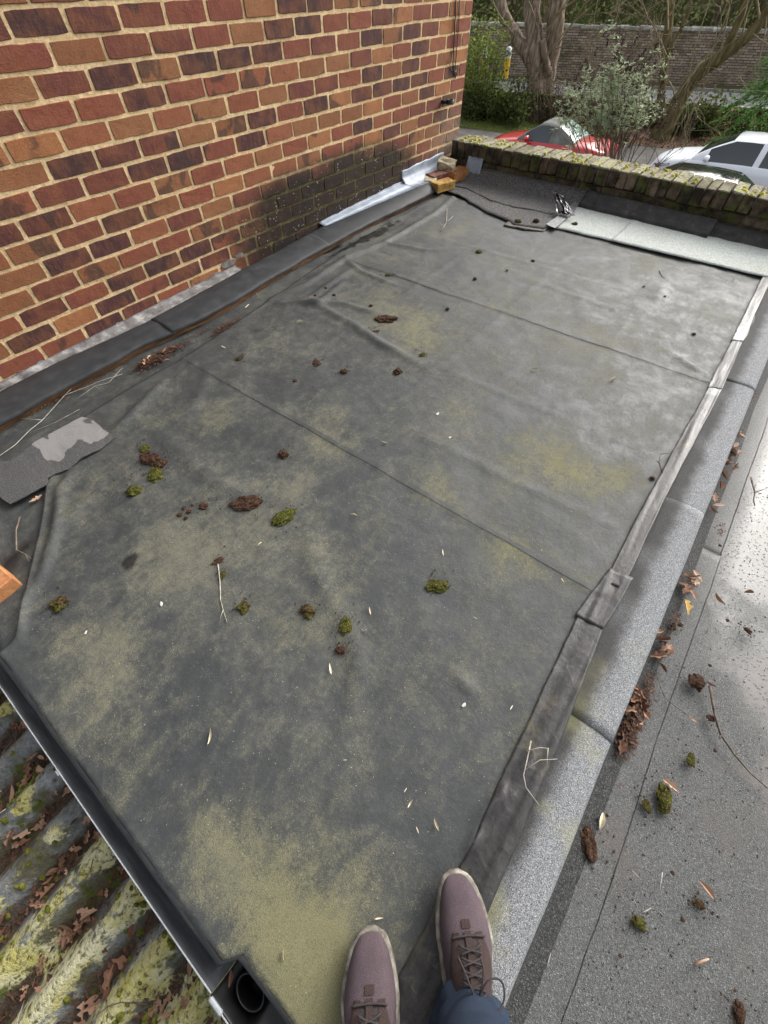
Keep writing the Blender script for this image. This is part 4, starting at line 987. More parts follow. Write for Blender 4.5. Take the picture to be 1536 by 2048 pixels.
CL = [(288, 894, 24, .8, 'small green tuft topping the cluster of four moss clumps on the left'),
(300, 912, 44, .05, 'flat brown moss clod in the cluster of four clumps on the left'),
(319, 924, 27, .35, 'dark brown clump at the right of the left cluster of four'),
(310, 944, 36, .9, 'bright green clump at the bottom of the left cluster of four'),
(268, 977, 36, .75, 'green oval moss clump just below the cluster of four'),
(497, 1000, 46, .02, 'large ragged brown moss clod near the middle left'),
(565, 1031, 40, .85, 'two-lobed yellow-green moss clump beside the large brown clod'),
(567, 906, 24, .35, 'small round brown-green clump alone below the first seam'),
(407, 1010, 22, .3, 'small brown crumbly clump right of the reddish crumbs'),
(118, 1202, 38, .5, 'dark green and rust moss clump near the left edge brick'),
(438, 1118, 20, .02, 'rusty brown clump at the top of the pale twig'),
(446, 1146, 16, .55, 'little olive tuft touching the pale twig'),
(486, 1210, 30, .55, 'dark green clump right of the pale twig end'),
(615, 1217, 32, .45, 'upright brown-green clump left of the brightest one'),
(691, 1247, 33, .95, 'brightest yellow-green moss clump in the middle of the membrane'),
(681, 1297, 20, .05, 'small reddish crumb clump below the brightest moss'),
(875, 1167, 38, .65, 'dark green clump ringed by damp, alone right of centre'),
(632, 724, 19, .02, 'small round brown clump in the row of three above the first seam, leftmost'),
(688, 740, 18, .2, 'dark brown clump in the row of three above the first seam, middle'),
(795, 740, 20, .02, 'brown clump in the row of three above the first seam, rightmost'),
(478, 714, 15, .4, 'small olive clump near the top of the first seam'),
(845, 707, 15, .55, 'dark green bit at the lower end of the yellow algae patch'),
(751, 661, 14, .0, 'rusty bit just below the long brown clod'),
(958, 502, 16, .7, 'green tuft far out on the membrane below the torn felt'),
(777, 548, 12, .7, 'small green tuft near the second seam'),
(1036, 440, 13, .75, 'green moss tuft on the brown felt tongue'),
(1072, 440, 15, .25, 'brown moss tuft on the charcoal felt beside the plastic'),
(1150, 446, 14, .6, 'olive moss bit on the pale green felt')]
for px, py, s, g, lab in CL: clump(px, py, s, g, lab, dz=.03 if py < 450 and px > 1000 else .0155)
clump(773, 633, 42, .02, 'long brown clod lying in the yellow algae patch', True, rz=dirp((755, 632), (792, 632), 0))
for px, py, s in [(895, 617, 9), (650, 575, 11), (668, 589, 8), (742, 610, 9), (1066, 521, 9), (1388, 667, 9), (950, 556, 9), (590, 760, 9), (630, 590, 7), (1305, 955, 11), (1288, 572, 5), (1330, 592, 5), (360, 1028, 12), (378, 1022, 12), (368, 1015, 10), (372, 1035, 9), (385, 1010, 7), (1014, 540, 6)]:
    clump(px, py, s, .1, 'tiny dark brown crumb of moss scattered on the membrane', dz=.0155, group='tiny moss crumbs', tiny=True)
DZL = LOWZ+.006
LC = [(1395, 1360, 46, .12, False, 'round dark brown clod on the wet lower roof, right of the leaf heap'), (1423, 1433, 20, .3, False, 'small dark clump beside the long branching twig'), (1383, 1517, 26, .6, False, 'green round tuft on the lower roof below the long twig'),
(1328, 1590, 58, .6, True, 'largest green clump on the lower roof with a leaf stuck behind it'), (1294, 1608, 26, .55, False, 'smaller green clump left of the largest lower roof clump'), (1178, 1682, 66, .0, True, 'long rotted brown clod lying against the kerb'),
(1278, 1842, 34, .6, False, 'mossy clump with straws on it, bottom of the lower roof'), (1400, 1806, 24, .4, False, 'dark clump below the curled brown leaf'), (1480, 2022, 42, .15, True, 'brown clod in the bottom right corner of the lower roof'), (1497, 1258, 18, .2, False, 'small dark clump far right on the wet shiny lower roof'), (1347, 1252, 16, .2, False, 'twin dark tufts below the yellow oak leaf'), (1350, 1150, 16, .1, False, 'dark seed-like clump near the kerb joint')]
for px, py, s, g, lg, lab in LC: clump(px, py, s*.85, g, lab, lg, DZL, rz=dirp((px, py-20), (px+3, py+20), DZL) if lg else None, group='moss clumps on the lower roof')
for px, py, s in [(1360, 1248, 12), (1430, 1500, 8), (1345, 1745, 9), (1365, 1838, 10), (1155, 1300, 9), (1180, 1480, 7), (1455, 1240, 8), (1240, 1910, 8), (1440, 1090, 8), (1420, 1330, 8)]:
    clump(px, py, s, .2, 'tiny dark moss crumb scattered on the lower roof', dz=DZL, group='tiny crumbs on the lower roof', tiny=True)

mc = MB(); rng = random.Random(91)
for px, py, s, dz in [(a[0], a[1], a[2], .0155) for a in CL if a[1] > 460]+[(a[0], a[1], a[2], DZL) for a in LC]:
    c_ = at(px, py, dz); R0 = s*px_m(px, py)
    for k in range(int(6+s*.5)):
        a = rng.random()*6.3; d = R0*(.45+abs(rng.gauss(0, .45))); sz = rng.uniform(.0010, .0030); x, y = c_.x+cos(a)*d, c_.y+sin(a)*d
        mc.box((x, y, c_.z+sz*.3+(height(x, y) if dz > 0 else 0)), (sz*1.6, sz, sz), Matrix.Rotation(rng.random()*3, 3, 'Z'), sz*.3, rng)
tag(mc.build('moss_crumbs', DARK_CRUMB, None), 'fine brown crumbs of soil scattered around the moss clumps', 'crumbs', None, 'stuff')

# ---------------------------------------------------------------- fallen leaves, twigs, seeds
def leaf_outline(kind, r):
    if kind == 'oak':
        pts = []; n = 22; ph = r.uniform(2.2, 3.4)
        for i in range(n):
            t = i/(n-1); w = .27*sin(pi*min(1, t*1.02))**.7*(.70+.30*cos(t*ph*2*pi+r.uniform(-.4, .4)))*(.55+.65*t) if 0 < i < n-1 else .015
            pts.append((t, w))
        return pts
    return [(t/9, .16*sin(pi*t/9)**.8+.004) for t in range(10)]
def leaf_mesh(kind, seed, curl=.25):
    r = random.Random(seed); L = leaf_outline(kind, r); R_ = leaf_outline(kind, r); v, f = [], []
    c1, c2 = r.uniform(-curl, curl), r.uniform(.3, 1.2)*curl
    for (t, a), (_, b) in zip(L, R_):
        z0 = c1*(t-.5)**2+.02*nz(t*6, seed)
        v += [(t-.5, a, z0+c2*a*1.6+.03*nz(t*9, seed, 2)), (t-.5, 0, z0), (t-.5, -b, z0+c2*b*1.3+.03*nz(t*9, seed, 4))]
    for i in range(len(L)-1):
        k = i*3; f += [(k, k+1, k+4, k+3), (k+1, k+2, k+5, k+4)]
    zmin = min(p[2] for p in v); v = [(x, y, z-zmin) for x, y, z in v]
    n = len(v); 
    me = bpy.data.meshes.new('fallen_leaf'); me.from_pydata(v, [], f); me.update(); return me
OAK = [leaf_mesh('oak', i, r_) for i, r_ in enumerate((.4, .9, .6, 1.3, .5, .8, 1.1, .7, 1.5, .45, .9, .6))]; OVAL = [leaf_mesh('oval', 50+i, r_) for i, r_ in enumerate((.4, .9, .6, 1.2, 1.6))]
for me in OAK+OVAL: me.materials.append(DRY_LEAF)
def leaf(px, py, size, label, dz, group=None, kind='oak', ang=None, mat=None, name='fallen_leaf'):
    r = random.Random(int(px*13+py*3)); me = r.choice(OAK if kind == 'oak' else OVAL)
    if mat is not None: me = me.copy(); me.materials.clear(); me.materials.append(mat)
    p = at(px, py, dz); s = size*px_m(px, py, dz); o = bpy.data.objects.new(name, me); COL.objects.link(o)
    o.location = p; o.scale = (s, s, s); o.rotation_euler = (r.uniform(-.15, .15), r.uniform(-.15, .15), r.uniform(0, 6.28) if ang is None else ang); return tag(o, label, 'leaf', group)
leaf(1373, 1214, 38, 'pale yellow lobed oak leaf lying beside the kerb', DZL, None, 'oak', dirp((1373, 1232), (1370, 1196), DZL), GOLD_LEAF)
leaf(1413, 1780, 34, 'curled light brown leaf alone low on the lower roof', DZL, None, 'oval', dirp((1405, 1768), (1424, 1792), DZL))
leaf(1342, 1572, 34, 'pinkish brown leaf tucked behind the largest green clump', DZL)
leaf(1497, 1186, 22, 'small orange leaf far right on the wet lower roof', DZL, None, 'oval')
leaf(1128, 408, 16, 'little orange leaf on the charcoal felt left of the plastic', .04, None, 'oval')
leaf(1420, 1370, 18, 'small pink leaf touching the round brown clod', DZL, None, 'oval')
leaf(1203, 1642, 32, 'narrow pale leaf right of the long rotted clod', DZL, None, 'oval', dirp((1205, 1628), (1200, 1660), DZL), PALE_KEY)
leaf(1435, 1200, 26, 'narrow pale pink leaf on the wet felt, right of the kerb', DZL, None, 'oval')
leaf(72, 998, 24, 'pale pink leaf lying below the felt offcut', .012)
leaf(1385, 1438, 16, 'small pink leaf at the end of the thin curved twig', DZL, None, 'oval')
for px, py, s in [(1378, 1155, 34), (1390, 1165, 30), (1372, 1176, 34), (1386, 1188, 28), (1395, 1150, 26), (1368, 1168, 24), (1322, 1280, 34), (1330, 1296, 30), (1316, 1312, 34), (1340, 1302, 24), (1325, 1336, 22), (1318, 1264, 24), (1460, 905, 26), (1472, 890, 26), (1452, 925, 28), (1466, 938, 28), (1446, 950, 26), (1440, 972, 26), (1430, 996, 28), (1438, 1010, 24), (1425, 1022, 22), (1458, 880, 22), (1476, 905, 20), (1484, 870, 20)]:
    leaf(px, py, s, 'crisp brown leaf caught along the foot of the kerb', DZL+.004, 'leaves along the kerb foot', 'oak' if s > 27 else 'oval')
for px, py, s in [(1268, 1400, 30), (1284, 1408, 34), (1262, 1420, 32), (1290, 1426, 28), (1262, 1372, 34), (1272, 1385, 36), (1280, 1395, 30), (1258, 1432, 28), (1276, 1446, 30), (1250, 1470, 28), (1242, 1495, 32), (1270, 1376, 26)]:
    leaf(px, py, s, 'brown oak leaf in the heap pressed against the kerb', DZL+.010, 'leaves of the kerb heap')
m = MB(); rng = random.Random(14)
def litter(m, cx, cy, dz, n, rx, ry, ang, smin, smax, h):
    c = at(cx, cy, dz)
    for _ in range(n):
        u, v = rng.gauss(0, .45), rng.gauss(0, .45); x = c.x+cos(ang)*u*rx-sin(ang)*v*ry; y = c.y+sin(ang)*u*rx+cos(ang)*v*ry
        z = c.z+h*max(0, 1-u*u-v*v)*rng.random()+.001; s = rng.uniform(smin, smax); a = rng.random()*6.3; q = Matrix.Rotation(a, 3, 'Z') @ Matrix.Rotation(rng.uniform(-.6, .6), 3, 'X')
        e = rng.uniform(.12, .6); pts = [q @ Vector(p)*s for p in ((-1, 0, 0), (0, -e, .1), (1, 0, 0), (0, e, .1))]
        m.add([(x+p.x, y+p.y, max(z+p.z, c.z+.0006)) for p in pts], [(0, 1, 2, 3)])
kd = dirp((1240, 1500), (1285, 1380), DZL)
litter(m, 1264, 1445, DZL, 900, .10, .026, kd, .003, .010, .024)
litter(m, 1295, 1380, DZL, 160, .08, .02, kd, .002, .008, .006)
tag(m.build('leaf_litter', DARK_DEBRIS, None), 'heap of rotted brown leaf litter against the kerb', 'leaf litter', None, 'stuff')
m = MB()
for cx, cy, n, s in [(1455, 920, 260, .10), (1380, 1170, 140, .05), (1326, 1300, 160, .05), (1475, 870, 140, .08), (1350, 1240, 100, .05), (1505, 790, 120, .1), (1490, 770, 100, .08), (1440, 1060, 80, .06)]:
    litter(m, cx, cy, DZL+.001, n, s, .018, kd, .002, .007, .008)
tag(m.build('kerb_litter', DARK_DEBRIS, None), 'dark crumbled litter strewn along the foot of the kerb', 'leaf litter', None, 'stuff')
m = MB(); wd = dirp((280, 740), (480, 630), 0)
litter(m, 305, 722, .008, 700, .12, .05, wd, .004, .012, .014); litter(m, 455, 652, .012, 900, .12, .035, wd, .002, .007, .008)
litter(m, 345, 700, .008, 300, .10, .03, wd, .003, .009, .008); litter(m, 395, 668, .010, 260, .14, .02, wd, .002, .005, .004); litter(m, 120, 795, .008, 900, .40, .035, wd, .002, .007, .006); litter(m, 660, 530, .008, 420, .40, .018, wd, .002, .006, .006); litter(m, 800, 452, .008, 260, .35, .018, wd, .002, .006, .006)
tag(m.build('wall_litter', DARK_DEBRIS, None), 'brown leaf debris lying in the channel below the rubber flashing', 'leaf litter', None, 'stuff')
for px, py, s in [(330, 700, 22), (322, 705, 18), (300, 716, 22), (347, 695, 18), (292, 728, 20)]: leaf(px, py, s, 'brown leaf lying in the channel below the rubber flashing', .016, 'leaves in the wall channel')
leaf(334, 722, 14, 'little pinkish leaf on the edge of the big membrane near the channel', .018, None, 'oval')
def twig(paths, r, label, mat=TWIG, dz=.017, name='twig', group=None):
    m = MB()
    for i, pl in enumerate(paths):
        pts = []
        for j, q in enumerate(pl):
            p = at(q[0], q[1], dz+(q[2] if len(q) > 2 else 0)); pts.append(p)
        k = len(pts); m.tube(pts, [r*(1-.55*j/max(1, k-1))*(1 if i == 0 else .7) for j in range(k)], 5)
    return tag(m.build(name, mat, None, True), label, 'twig', group)
twig([[(436, 1128), (440, 1165), (441, 1200), (447, 1222), (454, 1244)], [(446, 1220), (440, 1238)]], .0022, 'thin pale twig hanging from the rusty clump on the membrane', PALE_TWIG)
twig([[(1062, 1482, .02), (1054, 1520, .024), (1047, 1550, .02), (1052, 1575, .02), (1078, 1610, .018)], [(1054, 1502, .024), (1080, 1495, .035), (1098, 1497, .03)], [(1050, 1540, .02), (1080, 1520, .03), (1115, 1518, .02)], [(1096, 1497, .03), (1094, 1530, .02)]], .0019, 'forked bare twig lying over the tape and kerb near the feet', PALE_TWIG, .018)
twig([[(1324, 944, .02), (1318, 925, .03), (1322, 906, .04)], [(1319, 927, .03), (1312, 920, .04)], [(1322, 908, .04), (1340, 906, .03)]], .003, 'small forked twig sticking up beside the flashing tape', TWIG)
twig([[(882, 462), (893, 445), (894, 418)], [(893, 446), (906, 432)], [(889, 452), (878, 446)]], .0035, 'pale forked twig on the far corner of the membrane', PALE_TWIG, .022)
twig([[(1502, 955), (1510, 985), (1507, 1000), (1510, 1012)], [(1510, 985), (1536, 975)]], .0035, 'dark forked twig on the shiny wet roof at the right edge', TWIG, DZL+.003)
twig([[(1420, 1372), (1430, 1430), (1442, 1470), (1470, 1510), (1500, 1545), (1545, 1585)], [(1442, 1470), (1438, 1478)], [(1470, 1510), (1480, 1500)]], .0042, 'long knotty twig running to the right edge of the lower roof', TWIG, DZL+.003)
twig([[(1320, 1370), (1330, 1395), (1350, 1412), (1385, 1438)]], .002, 'thin curved twig beside the leaf heap', TWIG, DZL+.002)
twig([[(40, 1034), (32, 1060), (33, 1100), (50, 1108), (62, 1118)], [(50, 1108), (58, 1122)]], .0032, 'dark crooked twig lying left of the membrane edge', TWIG, .012)
twig([[(-20, 925), (30, 890), (60, 860), (85, 840), (130, 790), (170, 775), (200, 762), (245, 748)], [(85, 840), (60, 838), (30, 836)], [(130, 790), (150, 770), (155, 760)]], .0018, 'long pale root-like twig lying in the channel under the flashing', PALE_TWIG, .016)
twig([[(150, 800), (190, 772), (218, 765), (245, 735)], [(190, 772), (200, 778)], [(60, 865), (110, 845), (160, 818)]], .0013, 'shorter pale twig tangle in the channel right of the longer one', PALE_TWIG, .016)
twig([[(508, 662), (530, 658), (548, 657)]], .0022, 'short grey twig near the brown channel debris', TWIG)
twig([[(728, 1262), (735, 1268), (722, 1257)], [(728, 1262), (734, 1258)]], .0016, 'tiny white forked twig right of the brightest moss', PALE_TWIG)
twig([[(1320, 540), (1324, 552), (1330, 558)]], .003, 'tiny curved twig near the pale green felt', PALE_TWIG)
twig([[(1000+282, 1840-13), (1292, 1822), (1302, 1816)], [(1268, 1800), (1276, 1815)]], .0014, 'dry straws lying across the mossy clump', PALE_TWIG, DZL+.02)
twig([[(1390, 1930), (1405, 1922), (1418, 1918)]], .0032, 'short reddish stick low on the lower roof', DRY_LEAF, DZL+.003)
for i, (a, b) in enumerate([((1092, 1940), (1102, 1905)), ((1140, 1195), (1150, 1190)), ((1325, 1745), (1318, 1790)), ((1265, 1742), (1278, 1755))]): twig([[a, b]], .0012, 'thin straw lying loose on the lower roof felt', PALE_TWIG, DZL+.002, 'straw', 'straws on the lower roof')
SEEDS = [(661, 1339, 24, 80), (423, 1473, 30, 100), (886, 1105, 15, 80), (708, 1030, 14, 10), (770, 886, 14, 10), (758, 1836, 18, -8), (820, 1607, 18, -60), (811, 1580, 10, -60), (850, 528, 10, 10), (520, 1088, 12, -45), (690, 1520, 8, 0), (605, 1320, 8, 0), (835, 1660, 12, 70), (872, 1650, 22, 70), (600, 645, 14, -5), (495, 612, 14, -35), (515, 590, 10, 80), (447, 694, 12, 20), (1125, 1160, 10, 60), (740, 1222, 16, 80), (1023, 1415, 12, -60), (1070, 738, 12, 10), (568, 1910, 20, 85), (950, 1236, 10, 20), (1225, 760, 18, -20)]
for px, py, s, a in SEEDS:
    leaf(px, py, s, 'pale slender winged seed lying on the membrane', .0165, 'pale seeds on the membrane', 'oval', dirp((px, py), (px+20*cos(radians(a)), py+20*sin(radians(a))), 0), PALE_KEY, 'winged_seed')
for o in [o for o in COL.objects if o.name.startswith('winged_seed')]: o.scale.y *= .55; o['category'] = 'seed'
def flake(px, py, s, label, group=None):
    me = clump_mesh(int(px), 1.5, .25, 0); me.materials.clear(); me.materials.append(WHITE_BIT)
    p = at(px, py, .0155); k = s*px_m(px, py); return tag(obj('white_flake', me, None, None, p, (0, 0, px)), label, 'flake', group)
for px, py, s, lab in [(323, 1208, 12, 'elongated white flake below the damp round patch'), (172, 1265, 9, 'small white flake left of the elongated one'), (928, 1410, 12, 'cream snail-like flake near the kerb tape'), (900, 875, 8, 'white flake in the middle panel of the membrane'), (875, 828, 10, 'white feathery flake above the middle crease')]:
    o = flake(px, py, s, lab); o.scale = (s*.5*px_m(px, py),)*3
# leaves and litter in the valleys of the corrugated roof
rng = random.Random(41); m = MB()
def valley_x(k, d): return (-pi/2-1.2+2*pi*k)*.146/(2*pi)-.03*d
leafpts = []
for k in range(-12, 4):
    for i in range(260):
        d = rng.uniform(.0, .75); x = valley_x(k, d)+rng.gauss(0, .016); y = gline(x)-d
        if x < -1.9 or x > .2 or nz(x*6, y*6, 11) < -.22: continue
        z = corr_z(x, y)+.003; s = rng.uniform(.004, .013); q = Matrix.Rotation(rng.random()*6.3, 3, 'Z') @ Matrix.Rotation(rng.uniform(-.6, .6), 3, 'X'); e = rng.uniform(.15, .7)
        pts = [q @ Vector(p)*s for p in ((-1, 0, 0), (0, -e, .1), (1, 0, 0), (0, e, .1))]; m.add([(x+p.x, y+p.y, z+abs(p.z)) for p in pts], [(0, 1, 2, 3)])
    for i in range(26):
        d = rng.uniform(.0, .45); x = valley_x(k, d)+rng.gauss(0, .020); y = gline(x)-d
        if -1.25 < x < -.0 and nz(x*5, y*5, 11) > -.3: leafpts.append((x, y, d))
tag(m.build('valley_litter', DARK_DEBRIS, None), 'rotted leaf litter filling the valleys of the corrugated roof', 'leaf litter', None, 'stuff')
for x, y, d in leafpts[:210]:
    me = rng.choice(OAK+OAK+OVAL); s = rng.choice((.022, .028, .034, .042, .055))*rng.uniform(.85, 1.15); o = bpy.data.objects.new('fallen_leaf', me); COL.objects.link(o); o.location = (x, y, corr_z(x, y)+.006); o.scale = (s, s, s); o.rotation_euler = (rng.uniform(-.5, .5), rng.uniform(-.4, .4), rng.random()*6.3)
    tag(o, 'dry brown leaf lying in a valley of the corrugated roof', 'leaf', 'leaves on the corrugated roof')
for i in range(16):
    x = rng.uniform(-1.6, -.15); d = rng.uniform(.02, .4); y = gline(x)-d; a = rng.uniform(0, 6.3); pts = []
    for j in range(6): pts.append((x, y, corr_z(x, y)+.012+.01*abs(nz(j, i)))); a += rng.uniform(-.5, .5); x += cos(a)*.03; y += sin(a)*.03
    if max(p[1] for p in pts) > -.48: continue
    m = MB(); m.tube(pts, [.0016, .0015, .0013, .0012, .001, .0007], 4); tag(m.build('twig', PALE_TWIG if i % 2 else TWIG, None, True), 'thin dry stem lying across the corrugated roof', 'twig', 'stems on the corrugated roof')
for (px, py, s) in [(20, 1330, 24), (70, 1410, 22)]: pass
g = at(20, 1338, -.02); o = bpy.data.objects.new('moss_clump', ROUND[1]); COL.objects.link(o); o.location = (g.x, g.y-.02, -.10); o.scale = (.05, .03, .04); o.color = (.8, 0, 0, 1); tag(o, 'mossy tuft sitting in the gutter at the left edge', 'moss')
m = MB(); leafo = leaf(463, 1955, 26, 'narrow orange leaf stuck on the gutter outlet joint', -.05, None, 'oval', dirp((465, 1940), (462, 1972), -.05))

# ---------------------------------------------------------------- the person taking the picture
def cloth(name, a, b, scale=14, weave=900, br=.8):
    M = Mat(name, .9, .15); oc = M.pos(); n = M.noise(oc, scale, 4, .6); w = M.voro(oc, weave)
    c = M.mix(M.mapr(n, .3, .7), a, b); c = M.mix(M.mapr(w, .2, .7, 0, .5), c, tuple(min(1, x*1.7+.006) for x in b)); M.set('Base Color', c); M.bump(M.math('ADD', M.math('MULTIPLY', n, .9), w), .5, .003); return M.m
KNIT = cloth('plum_knit', (.044, .034, .040), (.074, .055, .062)); PANEL = cloth('brown_panel', (.026, .018, .017), (.042, .028, .026)); TONGUE = cloth('dark_mesh', (.022, .019, .020), (.04, .034, .035))
SOLE = simple('dirty_pale_sole', [(.30, (.050, .045, .038)), (.47, (.13, .12, .10)), (.68, (.30, .28, .24))], 34, .85, .25, .5, .003)
LACE = cloth('dark_lace', (.026, .022, .023), (.048, .04, .04), 60, 1500); NAVY = cloth('navy_trousers', (.011, .017, .030), (.020, .030, .050), 9, 1100); JACKET = cloth('dark_jacket', (.02, .022, .025), (.035, .037, .04), 9, 900)
SKIN = simple('skin', [(.3, (.42, .24, .17)), (.7, (.50, .30, .22))], 20, .6, .3, .1); HAIR = simple('dark_hair', [(.3, (.02, .014, .010)), (.7, (.05, .035, .025))], 60, .6, .3, .4)
FWD = Vector((-.655, .756, 0)).normalized(); RGT = Vector((FWD.y, -FWD.x, 0))
person = empty('person', (.30, -.30, 0), 0, 'person in navy trousers and plum lace-up trainers standing at the kerb', 'person')
PII = Matrix.Translation(Vector((.30, -.30, 0))).inverted()
def shoe(toe, z0, side):
    rz = math.atan2(-FWD.x, FWD.y)
    root_inv = PII
    WID = [(0, .004), (.015, .020), (.05, .0300), (.10, .0385), (.18, .0470), (.28, .0530), (.36, .0550), (.46, .0515), (.58, .0450), (.72, .0405), (.86, .0385), (.95, .030), (1, .012)]
    SH = [(0, 0.0), (.2, .004*side), (.4, .006*side), (.7, -.003*side), (1, -.004*side)]
    TOP = [(0, .034), (.05, .047), (.12, .057), (.22, .066), (.32, .077), (.42, .090), (.52, .103), (.62, .112), (.8, .110), (1, .092)]
    Ls = .295
    mat4 = Matrix.Translation((toe.x, toe.y, z0)) @ Matrix.Rotation(rz, 4, 'Z')
    def P(x, y, z): return mat4 @ Vector((x, y, z))
    # sole
    rows = []; ts = [i/36 for i in range(37)]
    for t in ts:
        w = interp(WID, t)+.0035; s = interp(SH, t); y = .004-t*(Ls+.008); row = []
        lift = .012*(1-sstep(0, .22, t))
        for a in [i/12 for i in range(13)]:
            ang = pi*a; x = -cos(ang)*w
            z = .004+lift*.8 if 0 < a < 1 else .012+lift
            row.append(P(s+x, y, z))
        rows.append(row)
    side_rows = []
    m = MB()
    for k, (z, inset) in enumerate(((.003, .004), (.008, 0.0), (.018, -.0015), (.026, .001), (.0285, .005))):
        ring = []
        for sgn, seq in ((1, ts), (-1, ts[::-1])):
            for t in seq:
                w = max(.002, interp(WID, t)+.0035-inset); lift = .012*(1-sstep(0, .22, t))
                ring.append(P(interp(SH, t)+sgn*w, .004+(-inset if t < .02 else 0)-t*(Ls+.008), z+lift*(1-k*.1)))
        ring.append(ring[0]); side_rows.append(ring)
    m.grid(side_rows[::-1])
    n = len(side_rows[0]); m.f.append(tuple(range(n-2, -1, -1))); m.m.append(0)
    m2 = m
    sh = empty('shoe', (toe.x, toe.y, z0), 0, None, None, None, person); under(sh, PII); SI = Matrix.Translation(Vector((toe.x, toe.y, z0))).inverted()
    under(m.build('sole', SOLE, sh, True), SI)
    # upper
    def up_pt(t, a, off=0.0):
        w = interp(WID, t)-.002+off; s = interp(SH, t); h = interp(TOP, t)+off; lift = .010*(1-sstep(0, .22, t)); ang = pi*a; z0_ = .024+lift
        c_, s_ = cos(ang), sin(ang); x = -math.copysign(abs(c_)**.80, c_)*w; z = z0_+(h-z0_)*abs(s_)**.78
        return (s+x, -.001-t*(Ls-.004), z)
    rows = [[P(*up_pt(t, a/20)) for a in range(21)] for t in [0, .008, .02, .04, .07]+[.1+.9*i/30 for i in range(31)]]
    m = MB(); m.grid(rows); under(m.build('upper', KNIT, sh, True), SI)
    # brown eyestay panels each side of the throat
    for sg in (-1, 1):
        rows = []
        for i in range(15):
            t = .31+.42*i/14; inner = .5+sg*lerp(.075, .105, i/14); outer = .5+sg*lerp(.17, .32, sstep(0, .5, i/14)); rows.append([P(*up_pt(t, lerp(inner, outer, k/6), .0022-.0012*(k == 6))) for k in range(7)])
        m = MB(); m.grid(rows if sg > 0 else [r[::-1] for r in rows]); under(m.build('side_panel', PANEL, sh, True), SI)
    # tongue
    rows = []
    for i in range(16):
        t = .33+.36*i/15; rows.append([P(*up_pt(t, .5+(.085+.02*i/15)*(k/4-1), .0012+.010*sstep(.5, 1, i/15))) for k in range(9)])
    m = MB(); m.grid(rows); under(m.build('tongue', TONGUE, sh, True), SI)
    rows = [[P(*up_pt(.30+.34*i/12, .5+.022*(k-1), .0052+.010*sstep(.5, 1, i/12))) for k in range(3)] for i in range(13)]
    m = MB(); m.grid(rows); under(m.build('tongue_loop', PANEL, sh, True), SI)
    for q in range(3):
        t0 = .50+.035*q; rows = [[P(*up_pt(t0+.016*i/2+.03*k/4, .5+side*lerp(.30, .42, k/4), .0028)) for k in range(5)] for i in range(3)]
        m = MB(); m.grid(rows if side > 0 else [r[::-1] for r in rows]); under(m.build('side_stripe', TONGUE, sh, True), SI)
    # eyelet tab
    rows = [[P(*up_pt(.245+.045*i/3, .5+.035*(k/3-.5)*2, .0022)) for k in range(4)] for i in range(4)]
    m = MB(); m.grid(rows); under(m.build('toe_tab', PANEL, sh, True), SI)
    # laces: crossings, bow loops, loose ends
    m = MB()
    m.tube([P(*up_pt(.335-.012*sin(pi*i/10), .5+.19*(i/5-1)*.9, .006)) for i in range(11)], .0022, 6)
    for k in range(5):
        t0 = .365+k*.052
        for sg in (-1, 1):
            m.tube([P(*up_pt(t0+.045*u, .5+sg*lerp(.095, -.095, u), .0075+.003*sin(pi*u)+.010*sstep(.45, .7, t0))) for u in [i/6 for i in range(7)]], .0019, 6)
    knot = Vector(up_pt(.60, .5, .022))
    for lp in ([(0, 0, 0), (.022, .030, .012), (.048, .028, .008), (.050, .004, .000), (.030, -.012, .004), (.004, -.004, .002)], [(0, 0, 0), (-.030, .006, .012), (-.058, -.016, .002), (-.060, -.044, -.012), (-.040, -.040, .0), (-.012, -.010, .004)], [(0, 0, 0), (.018, .036, .004), (.016, .060, .004)], [(0, 0, 0), (-.016, .040, .006), (-.026, .062, .002)], [(0, 0, 0), (.026, -.018, .006), (.046, -.040, -.006), (.060, -.055, -.02)], [(0, 0, 0), (-.04, -.03, -.01), (-.065, -.052, -.04), (-.075, -.048, -.062)]):
        pts = []
        for i in range(len(lp)-1):
            for u in (0, .25, .5, .75):
                p0, p1, p2, p3 = (Vector(lp[max(0, i-1)]), Vector(lp[i]), Vector(lp[i+1]), Vector(lp[min(len(lp)-1, i+2)]))
                q = .5*((2*p1)+(p2-p0)*u+(2*p0-5*p1+4*p2-p3)*u*u+(-p0+3*p1-3*p2+p3)*u**3); pts.append(P(*(knot+Vector((q.x*(1 if side > 0 else 1), q.y, q.z)))))
        pts.append(P(*(knot+Vector(lp[-1])))); m.tube(pts, .0019, 6)
    under(m.build('lace', LACE, sh, True), SI)
    return sh
shoe(Vector((.176, .030, 0)), .030, 1)
shoe(Vector((.086, -.160, 0)), .014, -1)
def skin_obj(name, verts, edges, radii, mat, root=0, sub=2, noise_amp=0.0):
    me = bpy.data.meshes.new(name); me.from_pydata([tuple(v) for v in verts], edges, []); o = obj(name, me, mat, person); under(o, PII)
    o.modifiers.new('skin', 'SKIN').use_smooth_shade = True
    for i, r in enumerate(radii):
        sv = me.skin_vertices[0].data[i]; sv.radius = r if isinstance(r, tuple) else (r, r); sv.use_root = (i == root)
    s = o.modifiers.new('sub', 'SUBSURF'); s.levels = sub; s.render_levels = sub
    if noise_amp:
        tx = bpy.data.textures.new(name, 'CLOUDS'); tx.noise_scale = .07; d = o.modifiers.new('folds', 'DISPLACE'); d.texture = tx; d.strength = noise_amp; d.texture_coords = 'LOCAL'
        s2 = o.modifiers.new('sub2', 'SUBSURF'); s2.levels = 0; s2.render_levels = 0
    return o
AR, AL = Vector((.322, -.158, .0)), Vector((.250, -.345, .0))
